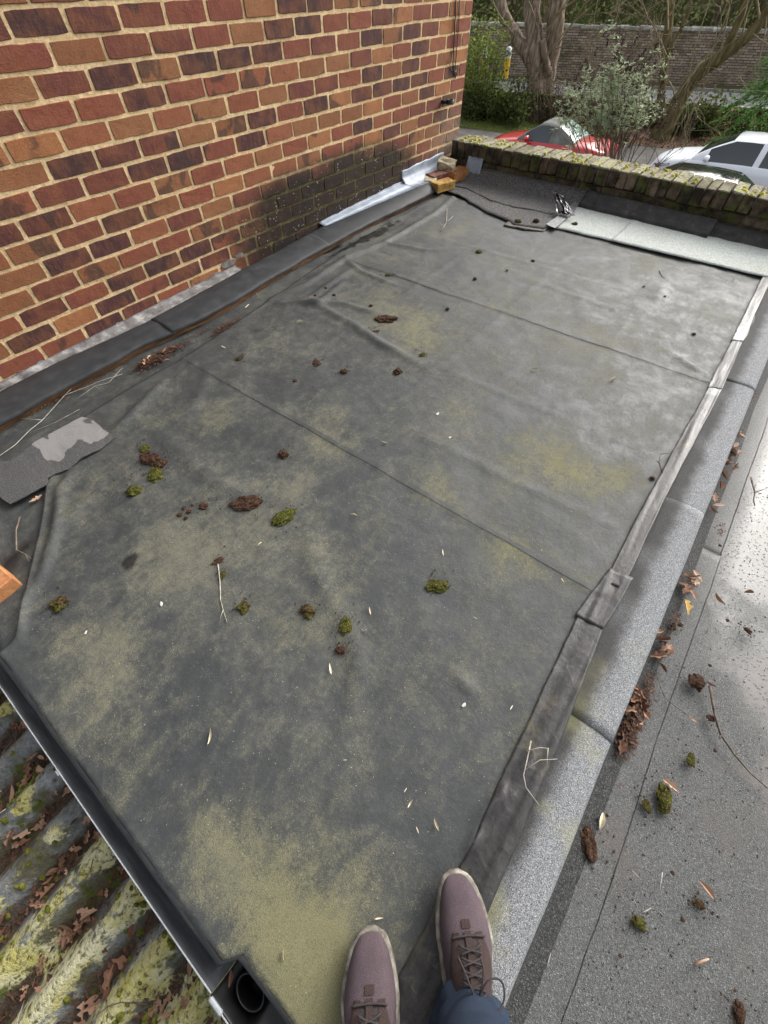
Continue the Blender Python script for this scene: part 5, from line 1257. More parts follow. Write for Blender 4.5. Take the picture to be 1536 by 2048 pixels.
pel = Vector((.40, -.40, .88)); chest = pel+Vector((.02, -.02, .40)); neck = chest+FWD*.02+Vector((0, 0, .17)); head = neck+FWD*.05+Vector((0, 0, .14))
kR = AR.lerp(pel+RGT*.10, .5); kR = Vector((.352, -.215, .50)); kL = Vector((.305, -.40, .50)); hR = pel+RGT*.10; hL = pel-RGT*.10
sR, sL = chest+RGT*.19+Vector((0, 0, .09)), chest-RGT*.19+Vector((0, 0, .09)); back = -FWD
hand_c = Vector((0, 0, 1.29))+back*.11
eR, eL = chest+RGT*.27+FWD*.06+Vector((0, 0, -.20)), chest-RGT*.27+FWD*.06+Vector((0, 0, -.20))
wR, wL = hand_c+RGT*.07+back*.07+Vector((0, 0, -.02)), hand_c-RGT*.07+back*.07+Vector((0, 0, -.02))
bv = [pel, hR, kR, AR+Vector((0, 0, .08)), hL, kL, AL+Vector((0, 0, .08)), chest, neck, head, head+Vector((0, 0, .10))+FWD*.01, sR, eR, wR, sL, eL, wL]
be = [(0, 1), (1, 2), (2, 3), (0, 4), (4, 5), (5, 6), (0, 7), (7, 8), (8, 9), (9, 10), (7, 11), (11, 12), (12, 13), (7, 14), (14, 15), (15, 16)]
brd = [.14, .085, .055, .035, .085, .055, .035, .14, .055, .085, .06, .055, .04, .026, .055, .04, .026]
skin_obj('body', bv, be, brd, SKIN)
# trousers with folds: lofted leg tubes meeting at the hips
def leg_rows(path, seed):
    rows = []
    n = 40
    for i in range(n+1):
        t = i/n; k = t*(len(path)-1); a = int(min(k, len(path)-2)); u = k-a; c = path[a][0].lerp(path[a+1][0], u); rx = lerp(path[a][1], path[a+1][1], u); row = []
        for j in range(41):
            an = 2*pi*j/40; bag = (1-sstep(.0, .30, t))
            r_ = rx*(1+bag*(.09*sin(3*an+t*26+seed)+.05*sin(5*an-t*40))+.03*nz(cos(an)*2, sin(an)*2, t*14+seed))+bag*.006*sin(t*90+2*sin(an*2+seed))
            row.append(c+RGT*cos(an)*r_+FWD*sin(an)*r_*1.12)
        rows.append(row)
    return rows
m = MB()
pR = [(AR+Vector((0, 0, .085))+FWD*.000, .069), (AR+Vector((.004, -.008, .17)), .073), (AR+Vector((.014, -.03, .28)), .076), (kR, .085), (kR.lerp(hR, .5), .098), (hR+Vector((0, 0, -.02)), .115), (pel+RGT*.035+Vector((0, 0, .1)), .14)]
pL = [(AL+Vector((0, 0, .085)), .069), (AL+Vector((.006, -.008, .17)), .073), (AL+Vector((.016, -.03, .28)), .076), (kL, .085), (kL.lerp(hL, .5), .098), (hL+Vector((0, 0, -.02)), .115), (pel-RGT*.035+Vector((0, 0, .1)), .14)]
m.grid(leg_rows(pR, 1)); m.grid(leg_rows(pL, 4)); under(m.build('trousers', NAVY, person, True), PII)
jv = [chest+Vector((0, 0, -.36)), chest, chest+Vector((0, 0, .13)), sR, eR, wR+back*.03, sL, eL, wL+back*.03]
skin_obj('jacket', jv, [(0, 1), (1, 2), (1, 3), (3, 4), (4, 5), (1, 6), (6, 7), (7, 8)], [.165, .165, .09, .075, .056, .042, .075, .056, .042], JACKET)
hv = [head+back*.012+Vector((0, 0, .055)), head+back*.035+Vector((0, 0, .0)), head+FWD*.02+Vector((0, 0, .085))]
skin_obj('hair', hv, [(0, 1), (0, 2)], [.088, .085, .07], HAIR)
for s_, w_ in ((1, wR), (-1, wL)):
    inw = RGT*(-s_); hv = [w_]; he = []; hr = [(.022, .03)]
    palm = w_+FWD*.06+inw*.01; hv.append(palm); he.append((0, 1)); hr.append((.014, .036))
    for f_ in range(4):
        b0 = len(hv); base = palm+FWD*.02+Vector((0, 0, .028-.019*f_)); L_ = (.036, .041, .038, .030)[f_]
        hv += [base, base+FWD*L_*.6+inw*.012, base+FWD*L_*.7+inw*.035, base+FWD*L_*.45+inw*.05]; he += [(1, b0), (b0, b0+1), (b0+1, b0+2), (b0+2, b0+3)]; hr += [.009, .0085, .008, .007]
    b0 = len(hv); tb = w_+FWD*.035+Vector((0, 0, .035)); hv += [tb, tb+FWD*.02+Vector((0, 0, .02))+inw*.012, tb+FWD*.035+Vector((0, 0, .022))+inw*.035]; he += [(0, b0), (b0, b0+1), (b0+1, b0+2)]; hr += [.012, .010, .008]
    skin_obj('hand', hv, he, hr, SKIN, 0, 1)

# ---------------------------------------------------------------- ground, drive, road
G = GROUND
SOIL = simple('leafy_soil', [(.25, (.045, .036, .026)), (.45, (.085, .066, .046)), (.6, (.075, .085, .03)), (.75, (.16, .115, .075))], 1.6, .95, .1, .8, .05, None, 8)
TARMAC = simple('damp_tarmac', [(.3, (.085, .080, .074)), (.5, (.12, .112, .104)), (.7, (.165, .155, .145))], 2.2, .8, .3, .4, .01, None, 8)
ROADM = simple('grey_road', [(.3, (.11, .112, .118)), (.7, (.16, .163, .17))], 2, .75, .3, .3, .01, None, 7)
PAINTW = simple('white_road_paint', [(.3, (.62, .62, .60)), (.7, (.78, .78, .76))], 9, .7, .3, .1)
GRASS = simple('verge_grass', [(.3, (.045, .06, .016)), (.55, (.10, .125, .03)), (.75, (.19, .19, .06))], 12, .95, .1, .9, .03)
LEAVESG = simple('fallen_leaf_bed', [(.3, (.06, .04, .028)), (.5, (.17, .11, .075)), (.7, (.30, .205, .145))], 14, .95, .1, 1.0, .03, None, 6)
def flat(name, pts, z, mat, kind='structure'):
    m = MB(); m.v += [(x, y, z) for x, y in pts]; m.f.append(tuple(range(len(pts)))); m.m.append(0); o = m.build(name, mat); o['kind'] = kind; return o
flat('ground', [(-150, -60), (150, -60), (150, 220), (-150, 220)], G, SOIL)
flat('driveway', [(-30, 4.6), (12, 4.6), (12, 25.6), (-2, 24.3), (-4.6, 23.3), (-9, 21.9), (-12.5, 21.2), (-30, 19)], G+.004, TARMAC)
def line_y(x, off=0): return 39.45+.385*(x+4.73)+off
flat('road', [(-60, line_y(-60, -7.0)), (40, line_y(40, -7.0)), (40, line_y(40, -2.6)), (-60, line_y(-60, -2.6))], G+.02, ROADM)
flat('road_edge_line', [(-60, line_y(-60, -6.75)), (40, line_y(40, -6.75)), (40, line_y(40, -6.6)), (-60, line_y(-60, -6.6))], G+.024, PAINTW)
m = MB()
for i in range(40):
    x = -40+i*1.8; m.box((x, line_y(x, -2.5), G+.06), (1.78, .14, .13), Matrix.Rotation(math.atan(.385), 3, 'Z'))
o = m.build('kerb', simple('kerb_stone', [(.3, (.16, .155, .145)), (.7, (.26, .25, .235))], 3, .9, .2, .3)); o['kind'] = 'structure'
flat('grass_verge', [(-14, 21.3), (-9.2, 22.0), (-6.5, 22.9), (-7, 25.5), (-14, 24.5)], G+.008, GRASS)
flat('leaf_bed', [(-6.2, 22.9), (-1.5, 24.2), (3, 24.6), (3, 27.5), (-8.0, 26.0)], G+.012, LEAVESG)
# loose grass blades and leaves
def scatter_quads(m, n, fn, rng, smin, smax, asp=.35, up=.3):
    for _ in range(n):
        p = fn(rng)
        if p is None: continue
        s = rng.uniform(smin, smax); a = rng.random()*6.3; e = rng.uniform(-1, 1)*up
        d = Vector((cos(a), sin(a), e)).normalized(); t = d.orthogonal(); t = (Matrix.Rotation(rng.random()*6.3, 3, d) @ t).normalized()*s*asp; d = d*s
        m.add([p-d*.5, p+t, p+d*.5, p-t], [(0, 1, 2, 3)])
rng = random.Random(5); m = MB()
def in_bed(r):
    x = r.uniform(-7, 2); y = r.uniform(22.6, 26.5); return Vector((x, y, G+.02+.04*r.random())) if y > 22.6+.22*(x+7) else None
scatter_quads(m, 2600, in_bed, rng, .05, .12, .4, .5); tag(m.build('leaf_drift', DRY_LEAF), 'drift of fallen brown leaves beside the drive', 'leaves', None, 'stuff')
m = MB()
for _ in range(3500):
    x = rng.uniform(-13.8, -6.6); y = rng.uniform(21.4, 25); h = rng.uniform(.05, .16); a = rng.random()*6.3
    if y < 21.3+.2*(x+13.8): continue
    m.add([(x, y, G), (x+.02*cos(a), y+.02*sin(a), G), (x+rng.gauss(0, .04), y+rng.gauss(0, .04), G+h)], [(0, 1, 2)])
tag(m.build('grass', leaf_mat('grass_blade', [(.112, .154, .028), (.196, .238, .056), (.280, .266, .098)], .55)), 'short grass on the verge behind the drive', 'grass', None, 'stuff')

# ---------------------------------------------------------------- long stone wall across the road
def stone_mat():
    M = Mat('coursed_stone', .95, .15); pos = M.mapping(M.pos(), rot=(0, 0, -math.atan(.385)))
    X, Y, Z = M.sep(pos)
    uv = M.node('ShaderNodeCombineXYZ', None, X=X, Y=Z, Z=0.0).outputs[0]
    b = M.node('ShaderNodeTexBrick', {'offset': .5, 'squash': 1.0}, Vector=uv, Scale=1.0)
    b.inputs['Brick Width'].default_value = .34; b.inputs['Row Height'].default_value = .105; b.inputs['Mortar Size'].default_value = .014; b.inputs['Bias'].default_value = 0
    b.inputs['Color1'].default_value = (.21, .16, .12, 1); b.inputs['Color2'].default_value = (.46, .375, .30, 1); b.inputs['Mortar'].default_value = (.03, .023, .016, 1)
    n = M.noise(M.pos(), 2.2, 6, .65); c = M.mix(M.mapr(n, .40, .68), b.outputs['Color'], M.mix(.55, b.outputs['Color'], (.26, .20, .165)))
    c = M.mix(M.mapr(M.noise(M.pos(), .7, 4), .52, .66, 0, .65), c, (.055, .06, .022)); c = M.mix(M.mapr(M.noise(M.pos(), 12, 4), .5, .75, 0, .6), c, (.03, .025, .02))
    M.set('Base Color', c); M.bump(M.math('ADD', b.outputs['Fac'], M.math('MULTIPLY', n, -1.5)), -1.0, .05); return M.m
STONE = stone_mat()
COPE = simple('pale_coping_stone', [(.3, (.16, .15, .115)), (.5, (.34, .33, .28)), (.7, (.55, .54, .50))], 3, .95, .15, .8, .03, None, 7)
sw = empty('stone_wall', (-8, line_y(-8, .2), G), 0, 'long coursed stone wall with pale coping across the road', 'wall'); SWI = Matrix.Translation(Vector((-8, line_y(-8, .2), G))).inverted()
R385 = Matrix.Rotation(math.atan(.385), 3, 'Z')
m = MB(); m.box((-5, line_y(-5, .22), G+1.0), (75, .4, 2.0), R385); under(m.build('wall', STONE, sw), SWI)
cmesh = []
for i in range(4):
    r = random.Random(i); mm = MB(); mm.box((0, 0, 0), (.52, .52, .15), None, .02, r); cmesh.append(bevel_mesh(mm.mesh('coping_stone'), .03))
    cmesh[-1].materials.append(COPE)
rng = random.Random(9)
for i in range(74):
    x = -28+i*.5; o = bpy.data.objects.new('coping_stone', rng.choice(cmesh)); COL.objects.link(o); o.parent = sw; o.matrix_parent_inverse = SWI; o.location = (x, line_y(x, .22), G+2.07+rng.uniform(-.02, .02)); o.rotation_euler = (0, 0, math.atan(.385)+rng.uniform(-.03, .03)+pi*rng.randint(0, 1))
# low mossy dry stone wall behind the drive
MOSSY = simple('mossy_rubble', [(.28, (.020, .018, .012)), (.45, (.05, .052, .016)), (.6, (.095, .105, .024)), (.75, (.20, .175, .13))], 4, .95, .1, 1.0, .04, None, 7)
lw = empty('low_stone_wall', (-5, 26.3, G), 0, 'low mossy rubble wall beyond the drive, partly hidden by the conifer', 'wall'); LWI = Matrix.Translation(Vector((-5, 26.3, G))).inverted()
def low_y(x): return 26.6+.30*(x+4)
m = MB(); m.box((-5, low_y(-5)+.1, G+.4), (22, .30, .80), Matrix.Rotation(math.atan(.30), 3, 'Z')); under(m.build('core', MOSSY, lw), LWI)
smesh = []
for i in range(6):
    r = random.Random(60+i); bm = bmesh.new(); bmesh.ops.create_icosphere(bm, subdivisions=1, radius=.5)
    for v in bm.verts: v.co = Vector((v.co.x*1.25, v.co.y, v.co.z*.75))*(1+r.uniform(-.15, .15))
    me = bpy.data.meshes.new('stone'); bm.to_mesh(me); bm.free(); me.materials.append(MOSSY); smesh.append(me)
for row in range(5):
    x = -14.0+rng.random()*.2
    while x < 4:
        w = rng.uniform(.22, .55); o = bpy.data.objects.new('stone', rng.choice(smesh)); COL.objects.link(o); o.parent = lw; o.matrix_parent_inverse = LWI
        o.location = (x, low_y(x)-.04+rng.uniform(-.04, .04), G+.10+row*.175); o.scale = (w, .34, rng.uniform(.2, .26)); o.rotation_euler = (0, rng.uniform(-.15, .15), .29); x += w*.98

# ---------------------------------------------------------------- trees, shrubs
BARK = simple('furrowed_bark', [(.30, (.06, .045, .032)), (.48, (.20, .15, .11)), (.66, (.40, .325, .25))], 1, .95, .1, 1.0, .05, (9, 9, 1.6), 6)
GBARK = simple('green_bark', [(.28, (.06, .05, .022)), (.5, (.13, .108, .052)), (.72, (.23, .195, .11))], 1, .95, .1, 1.0, .04, (9, 9, 2), 6)
def depth(p): return (Vector(p)-Vector((0, 0, CAM_H))).dot(_f)
def wpath(pxs, Y): return [atY(x, y, Y) for x, y, *_ in pxs]
def limb(m, pxs, Y, n=9):
    """pxs: (x, y, width) along a limb as the photo shows it, standing at distance Y"""
    P = [atY(x, y, Y + (e[0] if (e := q[3:]) else 0)) for q in pxs for x, y in [q[:2]]]; R_ = [q[2]/2*depth(p)/F_PX for q, p in zip(pxs, P)]
    pts, rr = [], []
    for i in range(len(P)-1):
        for k in range(5):
            u = k/5; p0, p1, p2, p3 = P[max(0, i-1)], P[i], P[i+1], P[min(len(P)-1, i+2)]
            q = .5*((2*p1)+(p2-p0)*u+(2*p0-5*p1+4*p2-p3)*u*u+(-p0+3*p1-3*p2+p3)*u**3); r_ = lerp(R_[i], R_[i+1], u)
            q = q+Vector((nz(q.z*2.2, i, q.x), nz(q.z*2.2, i+5, q.x), 0))*r_*.25; pts.append(q); rr.append(r_*(1+.12*nz(q.z*5, i)))
    pts.append(P[-1]); rr.append(R_[-1]); m.tube(pts, rr, n); return pts
def spray(m, rng, start, d, length, r, depthn, spread=.5, grav=0.0, tips=None):
    p = Vector(start); d = Vector(d).normalized(); pts = [p.copy()]; n = 5
    for i in range(n):
        d = (d+Vector((rng.gauss(0, .13), rng.gauss(0, .13), rng.gauss(0, .13)-grav))).normalized(); p = p+d*length/n; pts.append(p.copy())
    m.tube(pts, [max(.005, r*(1-.5*i/n)) for i in range(n+1)], 4, False)
    if tips is not None: tips.append((pts[-1].copy(), d.copy())); tips.append((pts[3].copy(), d.copy()))
    if depthn > 0:
        for i in range(2, n+1):
            for _ in range(rng.randint(1, 2)):
                dd = (d+Vector((rng.gauss(0, spread), rng.gauss(0, spread), rng.gauss(0, spread)))).normalized(); spray(m, rng, pts[i], dd, length*rng.uniform(.45, .7), r*.5, depthn-1, spread, grav, tips)
TWIGM = simple('pale_twigs', [(.3, (.15, .12, .07)), (.7, (.34, .29, .18))], 2, .9, .1, 0)
# main tree
TY = 25.0
t1 = empty('bare_tree', atY(1072, 245, TY), 0, 'large bare tree with three thick furrowed stems beyond the red car', 'tree'); t1.location.z = G; TI = Matrix.Translation(t1.location).inverted()
m = MB()
limb(m, [(1068, 262, 61), (1072, 235, 46), (1074, 190, 38), (1072, 130, 33), (1070, 70, 31), (1064, 10, 30), (1060, -60, 28)], TY, 12)
limb(m, [(1078, 245, 33), (1090, 190, 28), (1097, 130, 31), (1108, 70, 33), (1116, 10, 33), (1120, -60, 31)], TY+.3, 12)
limb(m, [(1072, 150, 21), (1056, 112, 25), (1030, 72, 23), (1008, 30, 21), (992, -30, 20)], TY-.1, 10)
limb(m, [(1100, 150, 11), (1092, 120, 13), (1085, 80, 13)], TY-.15, 8)
under(m.build('trunk', BARK, t1, True), TI)
m = MB(); rng = random.Random(3)
for (x, y, dx, dz, L, r) in [(1090, 118, .5, .8, 3.0, .03), (1095, 60, .8, .6, 3.5, .03), (1110, 30, .9, .5, 3.5, .03), (1075, 60, -.4, .8, 2.5, .025), (1040, 90, -.6, .5, 2.0, .02), (1100, 165, .9, .35, 2.2, .02), (1060, 20, .2, 1, 3, .03), (1116, 90, .7, .7, 3.0, .02), (1000, 10, -.6, .6, 2.6, .03), (1080, 150, .3, .9, 2.0, .018), (1120, 0, .9, .4, 4.0, .035), (1105, 100, .9, .1, 3, .02)]:
    spray(m, rng, atY(x, y, TY-.2), (dx, -.3, dz), L, r*1.3, 2, .45)
under(m.build('crown', TWIGM, t1, True), TI)
# leaning tree
T2 = 24.5
t2 = empty('leaning_tree', atY(1322, 275, T2), 0, 'slender tree leaning right, its trunk crossing the stone wall', 'tree'); t2.location.z = G; T2I = Matrix.Translation(t2.location).inverted()
m = MB()
limb(m, [(1312, 292, 40), (1330, 255, 36), (1348, 222, 30), (1372, 180, 26), (1402, 143, 25), (1440, 115, 24), (1480, 85, 22), (1520, 45, 20), (1560, -10, 18)], T2, 10)
limb(m, [(1330, 250, 16), (1322, 200, 14), (1330, 130, 15), (1336, 60, 16), (1342, 0, 15), (1346, -60, 14)], T2+.6, 8)
limb(m, [(1440, 112, 12), (1470, 60, 14), (1485, 20, 13), (1495, -40, 12)], T2+.2, 8)
limb(m, [(1330, 130, 8), (1342, 90, 8), (1372, 40, 7), (1385, -20, 6)], T2+.5, 6)
under(m.build('trunk', GBARK, t2, True), T2I)
m = MB(); rng = random.Random(6)
for (x, y, dx, dz, L, r) in [(1400, 145, .1, 1, 3, .025), (1440, 115, -.3, .9, 3, .025), (1480, 85, -.2, 1, 3, .025), (1520, 45, -.5, .8, 3, .03), (1340, 30, .4, .8, 3, .03), (1336, 60, -.5, .8, 3, .025), (1332, 110, -.6, .6, 2.4, .02), (1500, 60, .6, -.2, 2, .02), (1480, 20, .4, .8, 3, .02), (1380, 165, .8, .3, 2.2, .02), (1350, 200, -.6, .7, 2, .02), (1535, 20, .3, -.9, 3, .02), (1500, 0, -.2, -.9, 2.5, .015), (1420, 0, .3, -.8, 3, .015), (1460, -10, .1, -1, 3, .015)]:
    spray(m, rng, atY(x, y, T2-.1), (dx, -.3, dz), L, r*1.3, 2, .5)
under(m.build('crown', TWIGM, t2, True), T2I)
# leaf helper
def leaf_cloud(m, rng, pts, n, rad, smin, smax, asp=.35, up=.4):
    for _ in range(n):
        c = rng.choice(pts); c = c[0] if isinstance(c, tuple) else c
        p = Vector(c)+Vector((rng.gauss(0, rad), rng.gauss(0, rad), rng.gauss(0, rad))); s = rng.uniform(smin, smax); d = Vector((rng.gauss(0, 1), rng.gauss(0, 1), rng.gauss(0, up))).normalized(); t = d.orthogonal(); t = (Matrix.Rotation(rng.random()*6.3, 3, d) @ t).normalized()*s*asp
        m.add([p-d*s*.5, p+t, p+d*s*.5, p-t], [(0, 1, 2, 3)])
SAGE = leaf_mat('sage_leaf', [(.196, .243, .127), (.393, .462, .289), (.289, .358, .196), (.531, .600, .439), (.231, .289, .139)], .55); STEM = simple('shrub_stem', [(.3, (.09, .065, .045)), (.7, (.20, .155, .11))], 4, .9, .1, .3)
SEEDH = leaf_mat('dark_seed_head', [(.035, .020, .018), (.07, .038, .032), (.05, .028, .025)])
BYY = 14.6
sb = empty('flowering_shrub', atY(1240, 345, BYY), 0, 'grey-green shrub with dark dead flower heads in front of the red car', 'shrub'); sb.location.z = G; SBI = Matrix.Translation(sb.location).inverted()
root = Vector(sb.location); m = MB(); rng = random.Random(12); tips = []; ends = []
for i in range(46):
    tx = rng.uniform(1088, 1392); ty = lerp(75, 250, abs((tx-1235)/155)**1.5)+rng.uniform(0, 110); e = atY(tx, ty, BYY+rng.uniform(-.9, .9)); b = root+Vector((rng.gauss(0, .18), rng.gauss(0, .15), 0)); mid = b.lerp(e, .5)+Vector((rng.gauss(0, .12), rng.gauss(0, .1), .25))
    pts = [b, b.lerp(mid, .5)+Vector((0, 0, .06)), mid, mid.lerp(e, .5)+Vector((0, 0, .06)), e]; m.tube(pts, [.016, .014, .011, .008, .004], 5); ends.append(e)
    for u in [k/9 for k in range(3, 10)]: tips.append(mid.lerp(e, u) if u > .3 else b.lerp(mid, .5+u))
    for k in range(4):
        s_ = mid.lerp(e, rng.random()); d = Vector((rng.gauss(0, .6), rng.gauss(0, .6), rng.uniform(.3, 1))).normalized(); q = s_+d*rng.uniform(.25, .6); m.tube([s_, s_.lerp(q, .5)+Vector((0, 0, .03)), q], [.006, .004, .003], 4); tips.append(q); tips.append(s_.lerp(q, .5)); ends.append(q)
under(m.build('stem', STEM, sb, True), SBI)
def keep(t):
    p = proj(t); return p[0] < 1255+max(0, (300-p[1]))*.95 and (p[1] < 262 or rng.random() < .25)
def tufts(m, rng, pts, n):
    for _ in range(n):
        c = rng.choice(pts)+Vector([rng.gauss(0, .05) for _ in range(3)]); ax_ = Vector((rng.gauss(0, .4), rng.gauss(0, .4), 1)).normalized(); big = rng.uniform(.6, 1.25)
        for k in range(8):
            a = 2*pi*k/8+rng.random(); d = (Vector((cos(a), sin(a), 0))+ax_*rng.uniform(-.1, 1.0)).normalized(); s = rng.uniform(.06, .125)*big; t = d.cross(Vector((rng.gauss(0, .5), rng.gauss(0, .5), 1))).normalized()*s*.13; p = c+ax_*rng.uniform(-.03, .03); m.add([p, p+d*s*.5+t, p+d*s+Vector((0, 0, -.015)), p+d*s*.5-t], [(0, 1, 2, 3)])
m = MB(); tufts(m, rng, [t for t in tips if keep(t) and (t.z < -.35 or rng.random() < .35)], 950); under(m.build('crown', SAGE, sb), SBI)
m = MB()
for e in ends:
    if rng.random() < .62 and e.z > -1.3:
        d = Vector((rng.gauss(0, .3), rng.gauss(0, .3), 1)).normalized(); leaf_cloud(m, rng, [e+d*k*.03 for k in range(5)], 26, .018, .02, .05, .5, .8)
under(m.build('seed_head', SEEDH, sb), SBI)
# twiggy green bush left, beside the house corner
HB = 23.6
def bush(name, label, pxs, Y, nl, mat, stemmat, seed, smin, smax, rad, spread, stems=60, asp=.35):
    rng = random.Random(seed); x0, x1, yt, yb = pxs; r_ = empty(name, atY((x0+x1)/2, yb, Y), 0, label, 'bush'); r_.location.z = G; inv = Matrix.Translation(r_.location).inverted()
    m = MB(); tips = []; base = Vector(r_.location)
    for i in range(stems):
        e = atY(rng.uniform(x0, x1), lerp(yt, yb, rng.random()**1.3), Y+rng.uniform(-spread, spread)); b = base+Vector(((e.x-base.x)*.5+rng.gauss(0, .1), rng.gauss(0, .2), 0)); mid = b.lerp(e, .55)+Vector((0, 0, .2)); m.tube([b, mid, e], [.02, .012, .004], 4)
        for k in range(5): tips.append(b.lerp(mid, .4+.6*rng.random())); tips.append(mid.lerp(e, rng.random()))
        for k in range(4): q = mid.lerp(e, rng.random()); z = q+Vector((rng.gauss(0, .35), rng.gauss(0, .3), rng.uniform(.1, .6))); m.tube([q, z], [.006, .002], 4, False); tips.append(z)
    under(m.build('stem', stemmat, r_, True), inv); m = MB(); leaf_cloud(m, rng, tips, nl, rad, smin, smax, asp); under(m.build('foliage', mat, r_), inv); return r_
OLIVE = leaf_mat('olive_leaf', [(.145, .211, .046), (.308, .389, .082), (.438, .518, .145), (.227, .292, .065)], .55); IVY = leaf_mat('ivy_leaf', [(.029, .044, .013), (.078, .111, .026), (.182, .215, .058), (.052, .078, .021)], .55)
bush('hedge_bush', 'twiggy yellow-green bush beside the house corner', (905, 1005, 60, 230), HB, 4600, OLIVE, GBARK, 1, .07, .17, .14, .8, 70, .3)
bush('ivy_bush', 'dark ivy growth at the foot of the bush by the house corner', (915, 1055, 180, 245), HB-.6, 3200, IVY, GBARK, 2, .06, .14, .12, .5, 40, .5)
bush('undergrowth_bush', 'brown twiggy undergrowth around the base of the big tree', (1030, 1180, 150, 250), TY-.6, 1600, leaf_mat('brown_leaf', [(.06, .045, .022), (.13, .10, .05), (.09, .09, .03)], .55), BARK, 3, .05, .12, .14, .5, 70, .3)
bush('bramble_bush', 'dark bramble over the low mossy wall beside the leaning tree', (1335, 1440, 215, 275), 25.6, 2200, IVY, GBARK, 4, .06, .14, .12, .4, 40, .5)
bush('twiggy_thicket', 'thin bare thicket rising behind the grey-green shrub', (1150, 1330, 60, 270), 22.5, 1500, leaf_mat('thicket_leaf', [(.117, .091, .052), (.182, .182, .078), (.130, .098, .065)], .55), STEM, 5, .05, .11, .16, .8, 90, .3)
# conifer with drooping sprays
CONM = leaf_mat('conifer_spray', [(.038, .108, .024), (.096, .227, .049), (.166, .330, .073), (.066, .166, .038), (.227, .418, .104)], .55)
CY = 21.2
cf = empty('conifer', atY(1530, 300, CY), 0, 'bright green conifer with drooping sprays behind the white car', 'conifer'); cf.location.z = G; CFI = Matrix.Translation(cf.location).inverted(); ax = atY(1522, 290, CY); rng = random.Random(17)
m = MB(); m.tube([(ax.x, ax.y, G), (ax.x, ax.y, G+3.2)], [.12, .03], 8); under(m.build('trunk', GBARK, cf, True), CFI)
m = MB()
for i in range(330):
    h = rng.uniform(0, 1); z0 = G+.3+3.5*h; a = rng.random()*2*pi; L = lerp(2.6, .6, h)*rng.uniform(.65, 1.08); tip = Vector((ax.x+cos(a)*L, ax.y+sin(a)*L, z0-.18*L)); st = Vector((ax.x+cos(a)*L*.15, ax.y+sin(a)*L*.15, z0+.15))
    out = Vector((cos(a), sin(a), 0)); side = Vector((-sin(a), cos(a), 0))
    for k in range(34):
        u = .25+.75*rng.random()**.7; c = st.lerp(tip, u)+Vector((0, 0, .14*sin(pi*u)-.05*rng.random())); s = rng.uniform(.10, .24)*(1.15-.45*u); d = (out*rng.uniform(.5, 1.2)+side*rng.gauss(0, .75)+Vector((0, 0, rng.uniform(-.75, .05)))).normalized()
        t = d.cross(Vector((rng.gauss(0, .4), rng.gauss(0, .4), 1))).normalized()*s*.13; m.add([c, c+d*s*.5+t, c+d*s, c+d*s*.5-t], [(0, 1, 2, 3)])
under(m.build('crown', CONM, cf), CFI)
# woodland beyond the stone wall
rng = random.Random(23); m = MB(); WOODL = leaf_mat('woodland_leaf', [(.124, .166, .053), (.264, .334, .096), (.404, .474, .176), (.194, .246, .088), (.491, .491, .246)], .55)
mt = MB()
for i in range(120):
    x = rng.uniform(-45, 14); y = line_y(x, rng.uniform(2, 12)); h = rng.uniform(9, 15); lean = rng.gauss(0, .6); mt.tube([(x, y, G), (x+lean*.4, y, G+h*.5), (x+lean, y, G+h)], [.09, .06, .02], 5)
    for k in range(8): z = rng.uniform(.2, .9)*h; mt.tube([(x+lean*z/h, y, G+z), (x+lean*z/h+rng.gauss(0, .9), y+rng.gauss(0, .6), G+z+rng.uniform(.4, 1.3))], [.025, .006], 4, False)
wood = mt.build('woodland_stems', BARK, None, True); tag(wood, 'mass of bare stems in the woodland behind the stone wall', 'woodland', None, 'stuff')
for i in range(52000):
    x = rng.uniform(-48, 16); y = line_y(x, rng.uniform(1.2, 10)); z = G+1.2+rng.random()**1.25*13.0
    if nz(x*.45, y*.4, z*.6)+rng.uniform(-.35, .35) < -.12: continue
    s = rng.uniform(.12, .28)*(1+max(0, z-G-4)*.12); d = Vector((rng.gauss(0, 1), rng.gauss(0, 1), rng.gauss(0, .5))).normalized(); t = d.orthogonal().normalized()*s*.35; p = Vector((x, y, z)); m.add([p-d*s*.5, p+t, p+d*s*.5, p-t], [(0, 1, 2, 3)])
tag(m.build('woodland_foliage', WOODL), 'olive green woodland foliage behind the stone wall', 'woodland', None, 'stuff')
m = MB(); m.grid([[(x, line_y(x, 14+1.5*nz(x*.3, z)), z) for x in [-60+i*3 for i in range(30)]] for z in [G, G+2, G+4, G+6, G+8, G+12]]); 
o = m.build('woodland_bank', simple('dark_wood_floor', [(.3, (.07, .085, .03)), (.7, (.19, .215, .09))], 1.2, .95, .1, .5, .05, None, 8)); tag(o, 'dark wooded bank deep behind the stone wall', 'woodland', None, 'stuff')

